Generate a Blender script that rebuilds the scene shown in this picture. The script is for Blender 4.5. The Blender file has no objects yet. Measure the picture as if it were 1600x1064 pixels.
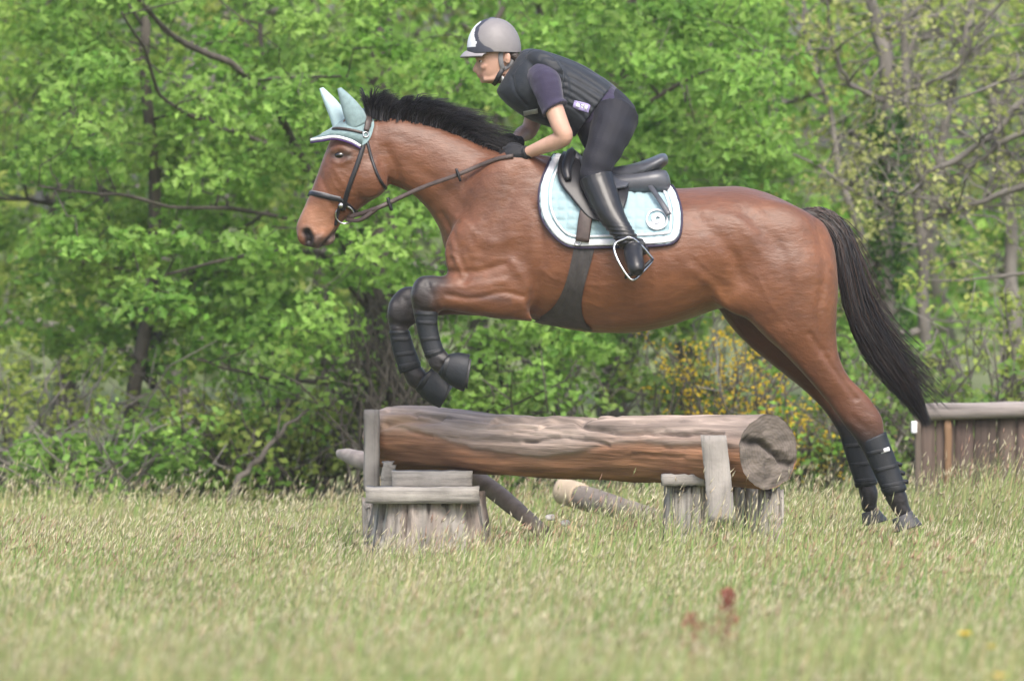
import bpy, math, random
import numpy as np
from mathutils import Vector
from mathutils.bvhtree import BVHTree

# ------------------------------------------------------------------ camera, sky, sun, exposure
scene = bpy.context.scene
COL = scene.collection
rng = np.random.default_rng(7)
random.seed(7)
FPX = 13650.0                      # focal length in photo pixels (1600 wide): a long telephoto lens
PITCH = math.atan(197.0 / FPX)
CAM = np.array([0.0, -39.0, 1.6])
cam_data = bpy.data.cameras.new('camera')
cam_data.sensor_width = 36.0
cam_data.lens = 36.0 * FPX / 1600.0
cam_data.clip_start = 1.0
cam_data.clip_end = 3000.0
cam_data.dof.use_dof = True
cam_data.dof.focus_distance = 38.9
cam_data.dof.aperture_fstop = cam_data.lens / 82.0
cam = bpy.data.objects.new('camera', cam_data)
COL.objects.link(cam)
cam.location = CAM
cam.rotation_euler = (math.pi / 2 - PITCH, 0, 0)
scene.camera = cam

SUN_EL, SUN_AZ = math.radians(50), math.radians(168)   # azimuth clockwise from +Y: behind the camera, a little right
world = bpy.data.worlds.new('World')
scene.world = world
world.use_nodes = True
nt = world.node_tree
for n in list(nt.nodes): nt.nodes.remove(n)
wo = nt.nodes.new('ShaderNodeOutputWorld')
bg = nt.nodes.new('ShaderNodeBackground')
sky = nt.nodes.new('ShaderNodeTexSky')
sky.sky_type = 'NISHITA'
sky.sun_disc = False
sky.sun_elevation = SUN_EL
sky.sun_rotation = SUN_AZ
sky.air_density = 1.0
sky.dust_density = 4.0
sky.ozone_density = 0.6
bg.inputs[1].default_value = 0.15
nt.links.new(sky.outputs[0], bg.inputs[0])
nt.links.new(bg.outputs[0], wo.inputs[0])

sun_data = bpy.data.lights.new('sun', 'SUN')
sun_data.energy = 1.5
sun_data.angle = math.radians(24)
sun_data.color = (1.0, 0.96, 0.9)
sun = bpy.data.objects.new('sun', sun_data)
COL.objects.link(sun)
sd = Vector((math.sin(SUN_AZ) * math.cos(SUN_EL), math.cos(SUN_AZ) * math.cos(SUN_EL), math.sin(SUN_EL)))
sun.rotation_euler = sd.to_track_quat('Z', 'Y').to_euler()
sun.location = (0, -10, 20)

scene.view_settings.view_transform = 'Standard'
scene.view_settings.look = 'None'
scene.view_settings.gamma = 1.0
scene.view_settings.exposure = 1.12
scene.render.engine = 'CYCLES'
scene.cycles.use_denoising = True
scene.cycles.max_bounces = 10
scene.cycles.diffuse_bounces = 6
scene.cycles.volume_bounces = 0
scene.cycles.volume_step_rate = 5
scene.cycles.transparent_max_bounces = 8

# ------------------------------------------------------------------ helpers
def P(px, py, Y=0.0):
    """photo pixel -> the point of the vertical plane y = Y that it looks at"""
    dx = (px - 800.0) / FPX
    dz = -(py - 532.0) / FPX
    c, s = math.cos(PITCH), math.sin(PITCH)
    y = c + dz * s
    z = -s + dz * c
    t = (Y - CAM[1]) / y
    return np.array([dx * t, Y, CAM[2] + z * t])

def to_px(v):
    v = np.asarray(v, float)
    d = v - CAM
    c, s = math.cos(PITCH), math.sin(PITCH)
    f = d[..., 1] * c - d[..., 2] * s
    u = d[..., 1] * s + d[..., 2] * c
    return np.stack([800 + FPX * d[..., 0] / f, 532 - FPX * u / f], -1)

def tag(o, label=None, cat=None, group=None, kind=None):
    if label: o['label'] = label
    if cat: o['category'] = cat
    if group: o['group'] = group
    if kind: o['kind'] = kind
    return o

def thing(name, label, cat, loc=(0, 0, 0), group=None):
    o = bpy.data.objects.new(name, None)
    o.empty_display_size = 0.1
    COL.objects.link(o)
    o.location = loc
    return tag(o, label, cat, group)

def child(o, parent):
    """meshes are made in world space: a part undoes its thing's base, a sub-part needs no offset"""
    if parent is not None:
        o.parent = parent
        o.location = -np.array(parent.location) if parent.parent is None else (0, 0, 0)
    return o

def mesh(name, verts, faces, mat=None, parent=None, smooth=True, col=None, grain=None):
    """verts (n,3) array in world space; faces: array of quads/tris or list of such; one mesh object"""
    me = bpy.data.meshes.new(name)
    verts = np.asarray(verts, np.float32)
    if isinstance(faces, np.ndarray): faces = [faces]
    elif len(faces) and not isinstance(faces[0], np.ndarray):
        by = {}
        for f in faces: by.setdefault(len(f), []).append(f)
        faces = [np.array(v) for v in by.values()]
    faces = [f for f in faces if len(f)]
    me.vertices.add(len(verts))
    me.vertices.foreach_set('co', verts.ravel())
    nl = sum(f.size for f in faces); npoly = sum(len(f) for f in faces)
    me.loops.add(nl); me.polygons.add(npoly)
    li = np.concatenate([f.ravel() for f in faces]).astype(np.int32)
    starts = []; o = 0
    for f in faces:
        starts.append(o + np.arange(len(f)) * f.shape[1]); o += f.size
    me.loops.foreach_set('vertex_index', li)
    me.polygons.foreach_set('loop_start', np.concatenate(starts).astype(np.int32))
    me.update(calc_edges=True)
    me.validate()
    if smooth:
        me.polygons.foreach_set('use_smooth', np.ones(len(me.polygons), bool))
    if col is not None:
        at = me.color_attributes.new('Col', 'FLOAT_COLOR', 'POINT')
        c4 = np.ones((len(verts), 4), np.float32); c4[:, :3] = col
        at.data.foreach_set('color', c4.ravel())
    if grain is not None:
        ga = me.attributes.new('grain', 'FLOAT_VECTOR', 'POINT'); ga.data.foreach_set('vector', np.asarray(grain, np.float32).ravel())
    if mat is not None: me.materials.append(mat)
    ob = bpy.data.objects.new(name, me)
    COL.objects.link(ob)
    return child(ob, parent)

def cr(a, m):
    """Catmull-Rom resample of rows of a, m samples per span"""
    a = np.asarray(a, float)
    if len(a) < 3:
        t = np.linspace(0, 1, m * (len(a) - 1) + 1)[:, None]
        return a[0] * (1 - t) + a[-1] * t
    p = np.vstack([2 * a[0] - a[1], a, 2 * a[-1] - a[-2]])
    out = []
    for i in range(1, len(p) - 2):
        t = np.linspace(0, 1, m, endpoint=False)[:, None]
        p0, p1, p2, p3 = p[i - 1], p[i], p[i + 1], p[i + 2]
        out.append(0.5 * ((2 * p1) + (-p0 + p2) * t + (2 * p0 - 5 * p1 + 4 * p2 - p3) * t ** 2 + (-p0 + 3 * p1 - 3 * p2 + p3) * t ** 3))
    out.append(a[-1:])
    return np.vstack(out)

def loft(rings, cap=True):
    """rings (m,n,3) -> closed verts, faces list (quads + cap tris)"""
    rings = np.asarray(rings, float)
    m, n, _ = rings.shape
    v = rings.reshape(-1, 3)
    i = np.arange(m - 1)[:, None] * n; j = np.arange(n)[None]
    jn = (j + 1) % n
    q = np.stack([i + j, i + jn, i + n + jn, i + n + j], -1).reshape(-1, 4)
    fs = [q]
    if cap:
        c0, c1 = len(v), len(v) + 1
        v = np.vstack([v, rings[0].mean(0), rings[-1].mean(0)])
        jj = np.arange(n); jjn = (jj + 1) % n
        t0 = np.stack([jjn, jj, np.full(n, c0)], -1)
        b = (m - 1) * n
        t1 = np.stack([b + jj, b + jjn, np.full(n, c1)], -1)
        fs.append(np.vstack([t0, t1]))
    return v, fs

def body(secs, m=5, n=28, e=0.95, egg=0.0, shrink=1.0, grow=0.0, cap=True):
    """secs rows: ax, ay, bx, by (outline pixels), half width m, y centre -> closed loft.
       a = top/front edge, b = bottom/back edge."""
    s = cr(np.asarray(secs, float), m)
    t = np.linspace(0, 2 * np.pi, n, endpoint=False)
    ct, st = np.cos(t), np.sin(t)
    cc = np.sign(ct) * np.abs(ct) ** e; ss = np.sign(st) * np.abs(st) ** e
    R = []
    for ax, ay, bx, by, hw, yc in s:
        A, B = P(ax, ay, yc), P(bx, by, yc)
        c = (A + B) / 2; a = (A - B) / 2
        L = np.linalg.norm(a)
        a = a * shrink * (L + grow) / max(L, 1e-6)
        w = (hw * shrink + grow) * (1 + egg * cc)
        R.append(c + cc[:, None] * a + (ss * w)[:, None] * np.array([0, 1.0, 0]))
    return loft(R, cap)

def limb(pts, m=4, n=12, grow=0.0, world_space=False, flat=None, cap=True):
    """pts rows: px, py, Y, radius -> round tapered tube through them"""
    p = np.asarray(pts, float)
    if not world_space:
        p = np.array([list(P(a, b, c)) + [r] for a, b, c, r in p])
    p = cr(p, m) if m > 1 else p
    c = p[:, :3]; r = np.maximum(p[:, 3] + grow, 1e-4)
    tg = np.gradient(c, axis=0); tg /= np.linalg.norm(tg, axis=1)[:, None] + 1e-12
    up = np.array([0, 0, 1.0]) if abs(tg[0, 2]) < 0.9 else np.array([0, 1.0, 0])
    u = np.cross(tg[0], up); u /= np.linalg.norm(u)
    t = np.linspace(0, 2 * np.pi, n, endpoint=False)
    R = []
    for k in range(len(c)):
        u = u - tg[k] * (u @ tg[k]); u /= np.linalg.norm(u) + 1e-12
        w = np.cross(tg[k], u)
        R.append(c[k] + r[k] * (np.cos(t)[:, None] * u + np.sin(t)[:, None] * w))
    return loft(R, cap)

def ball(c, r, n=20):
    """ellipsoid in world space"""
    c = np.asarray(c, float); r = np.broadcast_to(np.asarray(r, float), (3,))
    th = np.linspace(0.12, np.pi - 0.12, n // 2)
    t = np.linspace(0, 2 * np.pi, n, endpoint=False)
    R = [c + r * np.stack([np.sin(a) * np.cos(t), np.sin(a) * np.sin(t), np.full(n, np.cos(a))], -1) for a in th[::-1]]
    return loft(R)

def join(parts):
    V, F, o = [], {}, 0
    for v, fs in parts:
        V.append(v)
        for f in (fs if isinstance(fs, list) else [fs]):
            F.setdefault(f.shape[1], []).append(f + o)
        o += len(v)
    return np.vstack(V), [np.vstack(x) for x in F.values()]

def edges_of(faces):
    es = []
    for f in faces:
        k = f.shape[1]
        for i in range(k): es.append(f[:, [i, (i + 1) % k]])
    e = np.sort(np.vstack(es), 1)
    return np.unique(e, axis=0)

def smooth_verts(v, faces, it, lam=0.5, mu=-0.52):
    e = edges_of(faces)
    deg = np.bincount(e.ravel(), minlength=len(v)).astype(float)[:, None] + 1e-9
    for k in range(it):
        for l in (lam, mu):
            if l == 0: continue
            s = np.zeros_like(v)
            for a in range(3):
                s[:, a] = np.bincount(e[:, 0], v[e[:, 1], a], len(v)) + np.bincount(e[:, 1], v[e[:, 0], a], len(v))
            v = v + l * (s / deg - v)
    return v

def normals_of(v, faces):
    n = np.zeros_like(v)
    for f in faces:
        a, b, c = v[f[:, 0]], v[f[:, 1]], v[f[:, 2]]
        fn = np.cross(b - a, c - a)
        if f.shape[1] == 4: fn = fn + np.cross(c - a, v[f[:, 3]] - a)
        for k in range(f.shape[1]):
            for ax in range(3): n[:, ax] += np.bincount(f[:, k], fn[:, ax], len(v))
    return n / (np.linalg.norm(n, axis=1)[:, None] + 1e-12)

def remesh(parts, voxel, it=4):
    """fuse overlapping closed shapes into one continuous skin"""
    v, fs = join(parts)
    ob = mesh('tmp', v, fs)
    md = ob.modifiers.new('r', 'REMESH'); md.mode = 'VOXEL'; md.voxel_size = voxel; md.adaptivity = 0
    dg = bpy.context.evaluated_depsgraph_get()
    me = bpy.data.meshes.new_from_object(ob.evaluated_get(dg))
    nv = len(me.vertices)
    co = np.empty(nv * 3, np.float32); me.vertices.foreach_get('co', co)
    npz = len(me.polygons)
    lt = np.empty(npz, np.int32); me.polygons.foreach_get('loop_total', lt)
    ls = np.empty(npz, np.int32); me.polygons.foreach_get('loop_start', ls)
    li = np.empty(len(me.loops), np.int32); me.loops.foreach_get('vertex_index', li)
    out = []
    for k in (3, 4):
        s = ls[lt == k]
        if len(s): out.append(li[s[:, None] + np.arange(k)])
    bpy.data.objects.remove(ob); bpy.data.meshes.remove(me)
    v = co.reshape(-1, 3).astype(float)
    if it: v = smooth_verts(v, out, it)
    return v, out

def bvh_of(v, faces):
    return BVHTree.FromPolygons([tuple(x) for x in v], [tuple(r) for f in faces for r in f.tolist()])

def seg_dist(p, poly):
    """distance in 2-D of points p (n,2) to a polyline"""
    d = np.full(len(p), 1e9)
    for a, b in zip(poly[:-1], poly[1:]):
        ab = b - a; t = np.clip(((p - a) @ ab) / (ab @ ab + 1e-12), 0, 1)
        d = np.minimum(d, np.linalg.norm(p - (a + t[:, None] * ab), axis=1))
    return d

def sculpt(v, faces, strokes, px):
    """strokes: (pixel polyline, width px, height m): grooves (<0) and ridges (>0) on both flanks"""
    n = normals_of(v, faces)
    d = np.zeros(len(v))
    for poly, w, h in strokes:
        pl = cr(np.array(poly, float), 4) if len(poly) > 1 else np.array([poly[0], poly[0]], float) + [[0, 0], [0.1, 0]]
        d += h * np.exp(-(seg_dist(px, pl) / w) ** 2)
    wt = np.clip(np.abs(n[:, 1]) * 1.6, 0, 1)
    return v + n * (d * wt)[:, None]

def vnoise(p, seed=0):
    """smooth value noise of points (n,3), range -1..1"""
    r = np.random.default_rng(seed)
    tab = r.uniform(-1, 1, 4096)
    i = np.floor(p).astype(int); f = p - i; f = f * f * (3 - 2 * f)
    def h(x, y, z): return tab[(x * 73 + y * 1511 + z * 3037 + seed * 17) % 4096]
    o = 0
    for dx in (0, 1):
        for dy in (0, 1):
            for dz in (0, 1):
                w = (f[:, 0] if dx else 1 - f[:, 0]) * (f[:, 1] if dy else 1 - f[:, 1]) * (f[:, 2] if dz else 1 - f[:, 2])
                o = o + w * h(i[:, 0] + dx, i[:, 1] + dy, i[:, 2] + dz)
    return o

def fbm(p, seed=0, oct=4):
    o = 0; a = 1.0
    for k in range(oct):
        o = o + a * vnoise(p * 2 ** k, seed + k); a *= 0.5
    return o

# ------------------------------------------------------------------ materials
def pm(name, col=(0.5, 0.5, 0.5), rough=0.6, var=0.25, scale=20.0, bump=0.15, bscale=80.0, attr=False, spec=0.4,
       stretch=(1, 1, 1), metal=0.0, sheen=0.0, bdist=0.004, coat=0.0, streak=0.0, sscale=30.0, sstretch=(1, 1, .05), grain=False):
    m = bpy.data.materials.new(name); m.use_nodes = True
    t = m.node_tree; b = t.nodes['Principled BSDF']
    b.inputs['Roughness'].default_value = rough
    b.inputs['Specular IOR Level'].default_value = spec
    b.inputs['Metallic'].default_value = metal
    b.inputs['Sheen Weight'].default_value = sheen
    b.inputs['Coat Weight'].default_value = coat
    tc = t.nodes.new('ShaderNodeTexCoord'); mp = t.nodes.new('ShaderNodeMapping')
    mp.inputs['Scale'].default_value = stretch
    src = tc.outputs['Object']
    if grain:
        ga = t.nodes.new('ShaderNodeAttribute'); ga.attribute_name = 'grain'; src = ga.outputs['Vector']
    t.links.new(src, mp.inputs[0])
    nz = t.nodes.new('ShaderNodeTexNoise'); nz.inputs['Scale'].default_value = scale; nz.inputs['Detail'].default_value = 5
    t.links.new(mp.outputs[0], nz.inputs[0])
    mr = t.nodes.new('ShaderNodeMapRange')
    mr.inputs[1].default_value = 0.25; mr.inputs[2].default_value = 0.75
    mr.inputs[3].default_value = 1 - var; mr.inputs[4].default_value = 1 + var
    t.links.new(nz.outputs[0], mr.inputs[0])
    mx = t.nodes.new('ShaderNodeMix'); mx.data_type = 'RGBA'; mx.blend_type = 'MULTIPLY'
    mx.inputs[0].default_value = 1.0
    t.links.new(mr.outputs[0], mx.inputs[7])
    if attr:
        a = t.nodes.new('ShaderNodeVertexColor'); a.layer_name = 'Col'
        t.links.new(a.outputs[0], mx.inputs[6])
    else:
        mx.inputs[6].default_value = (*col, 1)
    fin = mx.outputs[2]
    if streak:      # dark splits running along the grain of weathered wood
        m2 = t.nodes.new('ShaderNodeMapping'); m2.inputs['Scale'].default_value = sstretch
        t.links.new(src, m2.inputs[0])
        n3 = t.nodes.new('ShaderNodeTexNoise'); n3.inputs['Scale'].default_value = sscale; n3.inputs['Detail'].default_value = 6; n3.inputs['Roughness'].default_value = .65
        t.links.new(m2.outputs[0], n3.inputs[0])
        rp = t.nodes.new('ShaderNodeMapRange'); rp.inputs[1].default_value = .34; rp.inputs[2].default_value = .52
        rp.inputs[3].default_value = 1 - streak; rp.inputs[4].default_value = 1.08
        t.links.new(n3.outputs[0], rp.inputs[0])
        mx3 = t.nodes.new('ShaderNodeMix'); mx3.data_type = 'RGBA'; mx3.blend_type = 'MULTIPLY'; mx3.inputs[0].default_value = 1
        t.links.new(fin, mx3.inputs[6]); t.links.new(rp.outputs[0], mx3.inputs[7]); fin = mx3.outputs[2]
        bs = t.nodes.new('ShaderNodeBump'); bs.inputs['Strength'].default_value = .8; bs.inputs['Distance'].default_value = .006
        t.links.new(n3.outputs[0], bs.inputs['Height'])
    t.links.new(fin, b.inputs['Base Color'])
    if bump:
        n2 = t.nodes.new('ShaderNodeTexNoise'); n2.inputs['Scale'].default_value = bscale; n2.inputs['Detail'].default_value = 4
        t.links.new(mp.outputs[0], n2.inputs[0])
        bp = t.nodes.new('ShaderNodeBump'); bp.inputs['Strength'].default_value = bump; bp.inputs['Distance'].default_value = bdist
        t.links.new(n2.outputs[0], bp.inputs['Height'])
        if streak: t.links.new(bs.outputs[0], bp.inputs['Normal'])
        t.links.new(bp.outputs[0], b.inputs['Normal'])
    return m

def leaf_mat(name, trans=0.4, rough=0.5):
    m = bpy.data.materials.new(name); m.use_nodes = True
    t = m.node_tree; b = t.nodes['Principled BSDF']; out = t.nodes['Material Output']
    b.inputs['Roughness'].default_value = rough; b.inputs['Specular IOR Level'].default_value = 0.3
    a = t.nodes.new('ShaderNodeVertexColor'); a.layer_name = 'Col'
    nz = t.nodes.new('ShaderNodeTexNoise'); nz.inputs['Scale'].default_value = 1.2
    g = t.nodes.new('ShaderNodeTexCoord'); t.links.new(g.outputs['Object'], nz.inputs[0])
    mr = t.nodes.new('ShaderNodeMapRange'); mr.inputs[1].default_value = .3; mr.inputs[2].default_value = .7
    mr.inputs[3].default_value = 0.82; mr.inputs[4].default_value = 1.18
    t.links.new(nz.outputs[0], mr.inputs[0])
    mx = t.nodes.new('ShaderNodeMix'); mx.data_type = 'RGBA'; mx.blend_type = 'MULTIPLY'; mx.inputs[0].default_value = 1
    t.links.new(a.outputs[0], mx.inputs[6]); t.links.new(mr.outputs[0], mx.inputs[7])
    t.links.new(mx.outputs[2], b.inputs['Base Color'])
    tr = t.nodes.new('ShaderNodeBsdfTranslucent'); t.links.new(mx.outputs[2], tr.inputs[0])
    ms = t.nodes.new('ShaderNodeMixShader'); ms.inputs[0].default_value = trans
    t.links.new(b.outputs[0], ms.inputs[1]); t.links.new(tr.outputs[0], ms.inputs[2])
    t.links.new(ms.outputs[0], out.inputs[0])
    return m

M_COAT = pm('bay_coat', attr=True, rough=0.42, var=0.16, scale=7, bump=0.2, bscale=190, spec=0.42, streak=.07, sscale=55, sstretch=(.25, 1, .6), stretch=(0.4, 1, 1), sheen=0.08, bdist=0.002)
M_HAIR = pm('black_hair', attr=True, rough=0.38, var=0.2, scale=30, bump=0, spec=0.5)
M_HOOF = pm('hoof_horn', (0.05, 0.05, 0.055), rough=0.5, var=0.35, scale=25, bump=0.3, stretch=(1, 1, 6))
M_EYE = pm('dark_eye', (0.006, 0.004, 0.003), rough=0.06, var=0.1, bump=0, spec=0.8)
M_NEO = pm('black_neoprene', (0.010, 0.0125, 0.017), rough=0.55, var=0.3, scale=18, bump=0.3, bscale=150)
M_RUB = pm('black_rubber', (0.009, 0.0105, 0.013), rough=0.42, var=0.3, scale=20, bump=0.25, bscale=90)
M_LEA = pm('black_leather', (0.010, 0.010, 0.013), rough=0.42, var=0.25, scale=30, bump=0.2, bscale=220, spec=0.5)
M_SEAT = pm('grey_leather', (0.062, 0.066, 0.08), rough=0.34, var=0.2, scale=25, bump=0.2, bscale=200, spec=0.5)
M_BRN = pm('brown_leather', (0.052, 0.036, 0.032), rough=0.45, var=0.3, scale=40, bump=0.25, bscale=200)
M_STEEL = pm('steel', (0.42, 0.42, 0.44), rough=0.26, var=0.1, bump=0.05, metal=1.0)
M_WHITE = pm('white_piping', (0.68, 0.69, 0.73), rough=0.7, var=0.06, bump=0.3, bscale=300)
M_NAVY = pm('dark_binding', (0.03, 0.022, 0.05), rough=0.7, var=0.2, bump=0.2, bscale=300)
M_AQUA = pm('pale_aqua_cotton', (0.28, 0.40, 0.44), rough=0.8, var=0.08, scale=14, bump=0.3, bscale=260, sheen=0.2)
M_BONNET = pm('grey_green_knit', (0.20, 0.285, 0.30), rough=0.85, var=0.18, scale=60, bump=0.6, bscale=260, sheen=0.2)
M_SKIN = pm('skin', attr=True, rough=0.5, var=0.07, scale=30, bump=0.1, bscale=240, spec=0.35)
M_VEST = pm('charcoal_vest', (0.012, 0.0155, 0.022), rough=0.6, var=0.2, scale=22, bump=0.25, bscale=200, sheen=0.1)
M_SHIRT = pm('dark_purple_cotton', (0.026, 0.021, 0.050), rough=0.85, var=0.15, scale=18, bump=0.3, bscale=160, sheen=0.2)
M_BREECH = pm('black_breeches', (0.007, 0.0075, 0.014), rough=0.75, var=0.2, scale=16, bump=0.35, bscale=150, sheen=0.04)
M_HELM = pm('helmet', attr=True, rough=0.5, var=0.06, scale=50, bump=0.12, bscale=260)
M_STRAP = pm('grey_strap', (0.16, 0.16, 0.17), rough=0.7, var=0.1, bump=0.2)
M_BARK = pm('bark', (0.075, 0.066, 0.056), rough=0.9, var=0.5, scale=9, bump=0.9, bscale=30, stretch=(1, 1, 0.35), bdist=0.02)
M_BARKG = pm('pale_grey_bark', (0.155, 0.143, 0.13), rough=0.9, var=0.45, scale=8, bump=0.8, bscale=28, stretch=(1, 1, 0.4), bdist=0.015)
M_LEAF = leaf_mat('leaf', 0.5)
M_LEAF2 = leaf_mat('leaf_far', 0.5, 0.65)
M_GRASS = leaf_mat('grass', 0.45, 0.6)
# ------------------------------------------------------------------ ground
def ground_z(x, y):
    return 0.035 * vnoise(np.stack([x * 0.35, y * 0.3, x * 0], -1), 3) + 0.02 * vnoise(np.stack([x * 1.3, y * 1.1, x * 0], -1), 4)

def build_ground():
    xs = np.unique(np.concatenate([np.linspace(-12, 12, 97), [-1500, -600, -200, -80, -30, -18, 18, 30, 80, 200, 600, 1500]]))
    ys = np.unique(np.concatenate([np.linspace(-24, 20, 150), [-400, -100, -60, -40, 30, 50, 90, 200, 600, 1500]]))
    X, Y = np.meshgrid(xs, ys)
    fx, fy = X.ravel(), Y.ravel()
    z = ground_z(fx, fy) * ((np.abs(fx) < 20) & (fy > -26) & (fy < 24))
    n = len(xs)
    i = np.arange(len(ys) - 1)[:, None] * n; j = np.arange(n - 1)[None]
    q = np.stack([i + j, i + j + 1, i + n + j + 1, i + n + j], -1).reshape(-1, 4)
    m = pm('field_soil', (0.12, 0.14, 0.05), rough=0.95, var=0.5, scale=1.3, bump=0.8, bscale=12, bdist=0.05)
    o = mesh('field', np.stack([fx, fy, z], -1), q, m)
    tag(o, kind='structure')
build_ground()

# ------------------------------------------------------------------ meadow grass (uncountable)
def build_grass():
    def scatter(n, ymin, ymax, extra):
        y = rng.uniform(ymin, ymax, n * 2)
        hw = (y + 39) * 0.0586 + extra
        x = rng.uniform(-1, 1, n * 2) * hw.max()
        k = np.abs(x) < hw
        return x[k][:n], y[k][:n]
    def hmap(x, y):
        h = 0.165 + 0.06 * vnoise(np.stack([x * 0.9, y * 0.7, x * 0], -1), 11) + 0.03 * vnoise(np.stack([x * 3, y * 2, x * 0], -1), 12)
        h = h + 0.10 * np.exp(-(((x - 1.0) / 0.9) ** 2 + ((y + 2.2) / 1.0) ** 2))       # taller before the right support
        h = h * (1 - 0.5 * np.exp(-(((x + 0.35) / 0.55) ** 2 + ((y + 0.2) / 1.3) ** 2)))  # shorter before the left stump
        h = h * (1 - 0.12 * np.exp(-(((x - 1.75) / 0.5) ** 2 + ((y + 1.2) / 1.4) ** 2)))   # trodden at take-off
        h = h + 0.12 * np.clip((x - 1.5) / .7, 0, 1) * np.clip((y - 1.5) / 1.5, 0, 1)
        return h
    V, Q, T, C = [], [], [], []
    off = 0
    def blades(x, y, h, w, lean, bend, cols, ztip_w=0.35):
        nonlocal off
        n = len(x)
        z = ground_z(x, y)
        a = rng.uniform(0, 2 * np.pi, n)
        wx, wy = np.cos(a), np.sin(a)
        la = rng.normal(0.1, 1.1, n)                       # lean azimuth, biased to +x (wind)
        lx, ly = np.cos(la), np.sin(la)
        L = lean * h
        lev = np.array([0, 0.58, 1.0]); wid = np.array([1.0, 0.8, 0.0])
        pts = []
        for k in range(3):
            s = lev[k]; o = L * (s + bend * s * s)
            c = np.stack([x + lx * o, y + ly * o, z + h * (s - 0.25 * bend * s * s * s)], -1)
            if k < 2:
                d = np.stack([wx, wy, wx * 0], -1) * (w * wid[k] / 2)[:, None]
                pts += [c - d, c + d]
            else: pts.append(c)
        v = np.stack(pts, 1).reshape(-1, 3)
        b = off + np.arange(n)[:, None] * 5
        Q.append(b + [0, 1, 3, 2])
        T.append(b + [2, 3, 4])
        C.append(np.repeat(cols, 5, axis=0))
        V.append(v); off += len(v)
        return np.stack([x + lx * L * (1 + bend), y + ly * L * (1 + bend), z + h * (1 - 0.25 * bend)], -1), np.stack([lx, ly], -1)
    green = np.array([0.20, 0.34, 0.085]); straw = np.array([0.55, 0.46, 0.25]); pale = np.array([0.38, 0.44, 0.18])
    def blade_cols(x, y):
        n = len(x)
        t = np.clip(0.46 + 0.62 * vnoise(np.stack([x * 0.5, y * 0.35, x * 0], -1), 21) + 0.25 * vnoise(np.stack([x * 1.7, y * 1.2, x * 0], -1), 22) - 0.22 * np.clip((x + .3) / 1.5, 0, 1) * np.clip((1 - y) / 5, 0, 1) + rng.normal(0, 0.28, n), 0, 1)[:, None]
        c = green * (1 - t) + pale * t
        s = (rng.random(n) < 0.25)[:, None]
        c = np.where(s, straw * rng.uniform(0.7, 1.1, (n, 1)), c)
        return c * rng.uniform(0.75, 1.25, (n, 1))
    # leaf blades
    x, y = scatter(220000, -14.5, 6.3, 1.5)
    h = hmap(x, y) * np.clip(rng.gamma(7, .13, len(x)), .35, 1.8)
    blades(x, y, h, rng.uniform(0.0035, 0.0072, len(x)), rng.uniform(0.05, 0.36, len(x)), rng.uniform(0.1, 0.6, len(x)), blade_cols(x, y))
    # flowering stems with seed heads
    x, y = scatter(49000, -14.5, 6.3, 1.5)
    h = hmap(x, y) * np.clip(rng.gamma(9, .125, len(x)), .6, 2.0) + 0.02
    sc = (straw * 0.7 + pale * 0.3)[None] * rng.uniform(0.7, 1.1, (len(x), 1))
    tip, ld = blades(x, y, h, rng.uniform(0.0016, 0.0026, len(x)), rng.uniform(0.05, 0.3, len(x)), rng.uniform(0.1, 0.6, len(x)), sc)
    n = len(x)
    hl = rng.uniform(0.025, 0.07, n); hw = rng.uniform(0.0014, 0.0036, n)
    d = np.stack([ld[:, 0] * 0.35 + .12, ld[:, 1] * 0.35, np.full(n, 0.9)], -1) + rng.normal(0, 0.2, (n, 3))
    d /= np.linalg.norm(d, axis=1)[:, None]
    u = np.cross(d, rng.normal(0, 1, (n, 3))); u /= np.linalg.norm(u, axis=1)[:, None]; w = np.cross(d, u)
    base = tip - d * (hl * 0.5)[:, None]; mid = base + d * (hl * 0.4)[:, None]; top = base + d * hl[:, None]
    ring = [mid + hw[:, None] / 1 * (math.cos(k * 2.094) * u + math.sin(k * 2.094) * w) for k in range(3)]
    v = np.stack([base] + ring + [top], 1).reshape(-1, 3)
    b = off + np.arange(n)[:, None] * 5
    T.append(np.vstack([b + f for f in ([0, 2, 1], [0, 3, 2], [0, 1, 3], [4, 1, 2], [4, 2, 3], [4, 3, 1])]))
    kind = rng.random(n)
    pinkish = 0.5 + 0.5 * vnoise(np.stack([x * 0.8, y * 0.6, x * 0], -1), 31)
    hc = np.where((kind < 0.55)[:, None], np.array([0.68, 0.63, 0.45]), np.where((kind < 0.8)[:, None], np.array([0.50, 0.41, 0.28]), np.array([0.46, 0.50, 0.25])))
    red = (pinkish > 0.64) & (kind > 0.45)
    hc = np.where(red[:, None], np.array([0.45, 0.28, 0.20]), hc) * rng.uniform(0.75, 1.2, (n, 1))
    C.append(np.repeat(hc, 5, axis=0)); V.append(v); off += len(v)
    o = mesh('meadow_grass', np.vstack(V), [np.vstack(Q), np.vstack(T)], M_GRASS, None, True, np.vstack(C))
    tag(o, 'tall pale meadow grass with straw coloured seed heads across the foreground', 'grass', kind='stuff')
build_grass()

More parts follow.
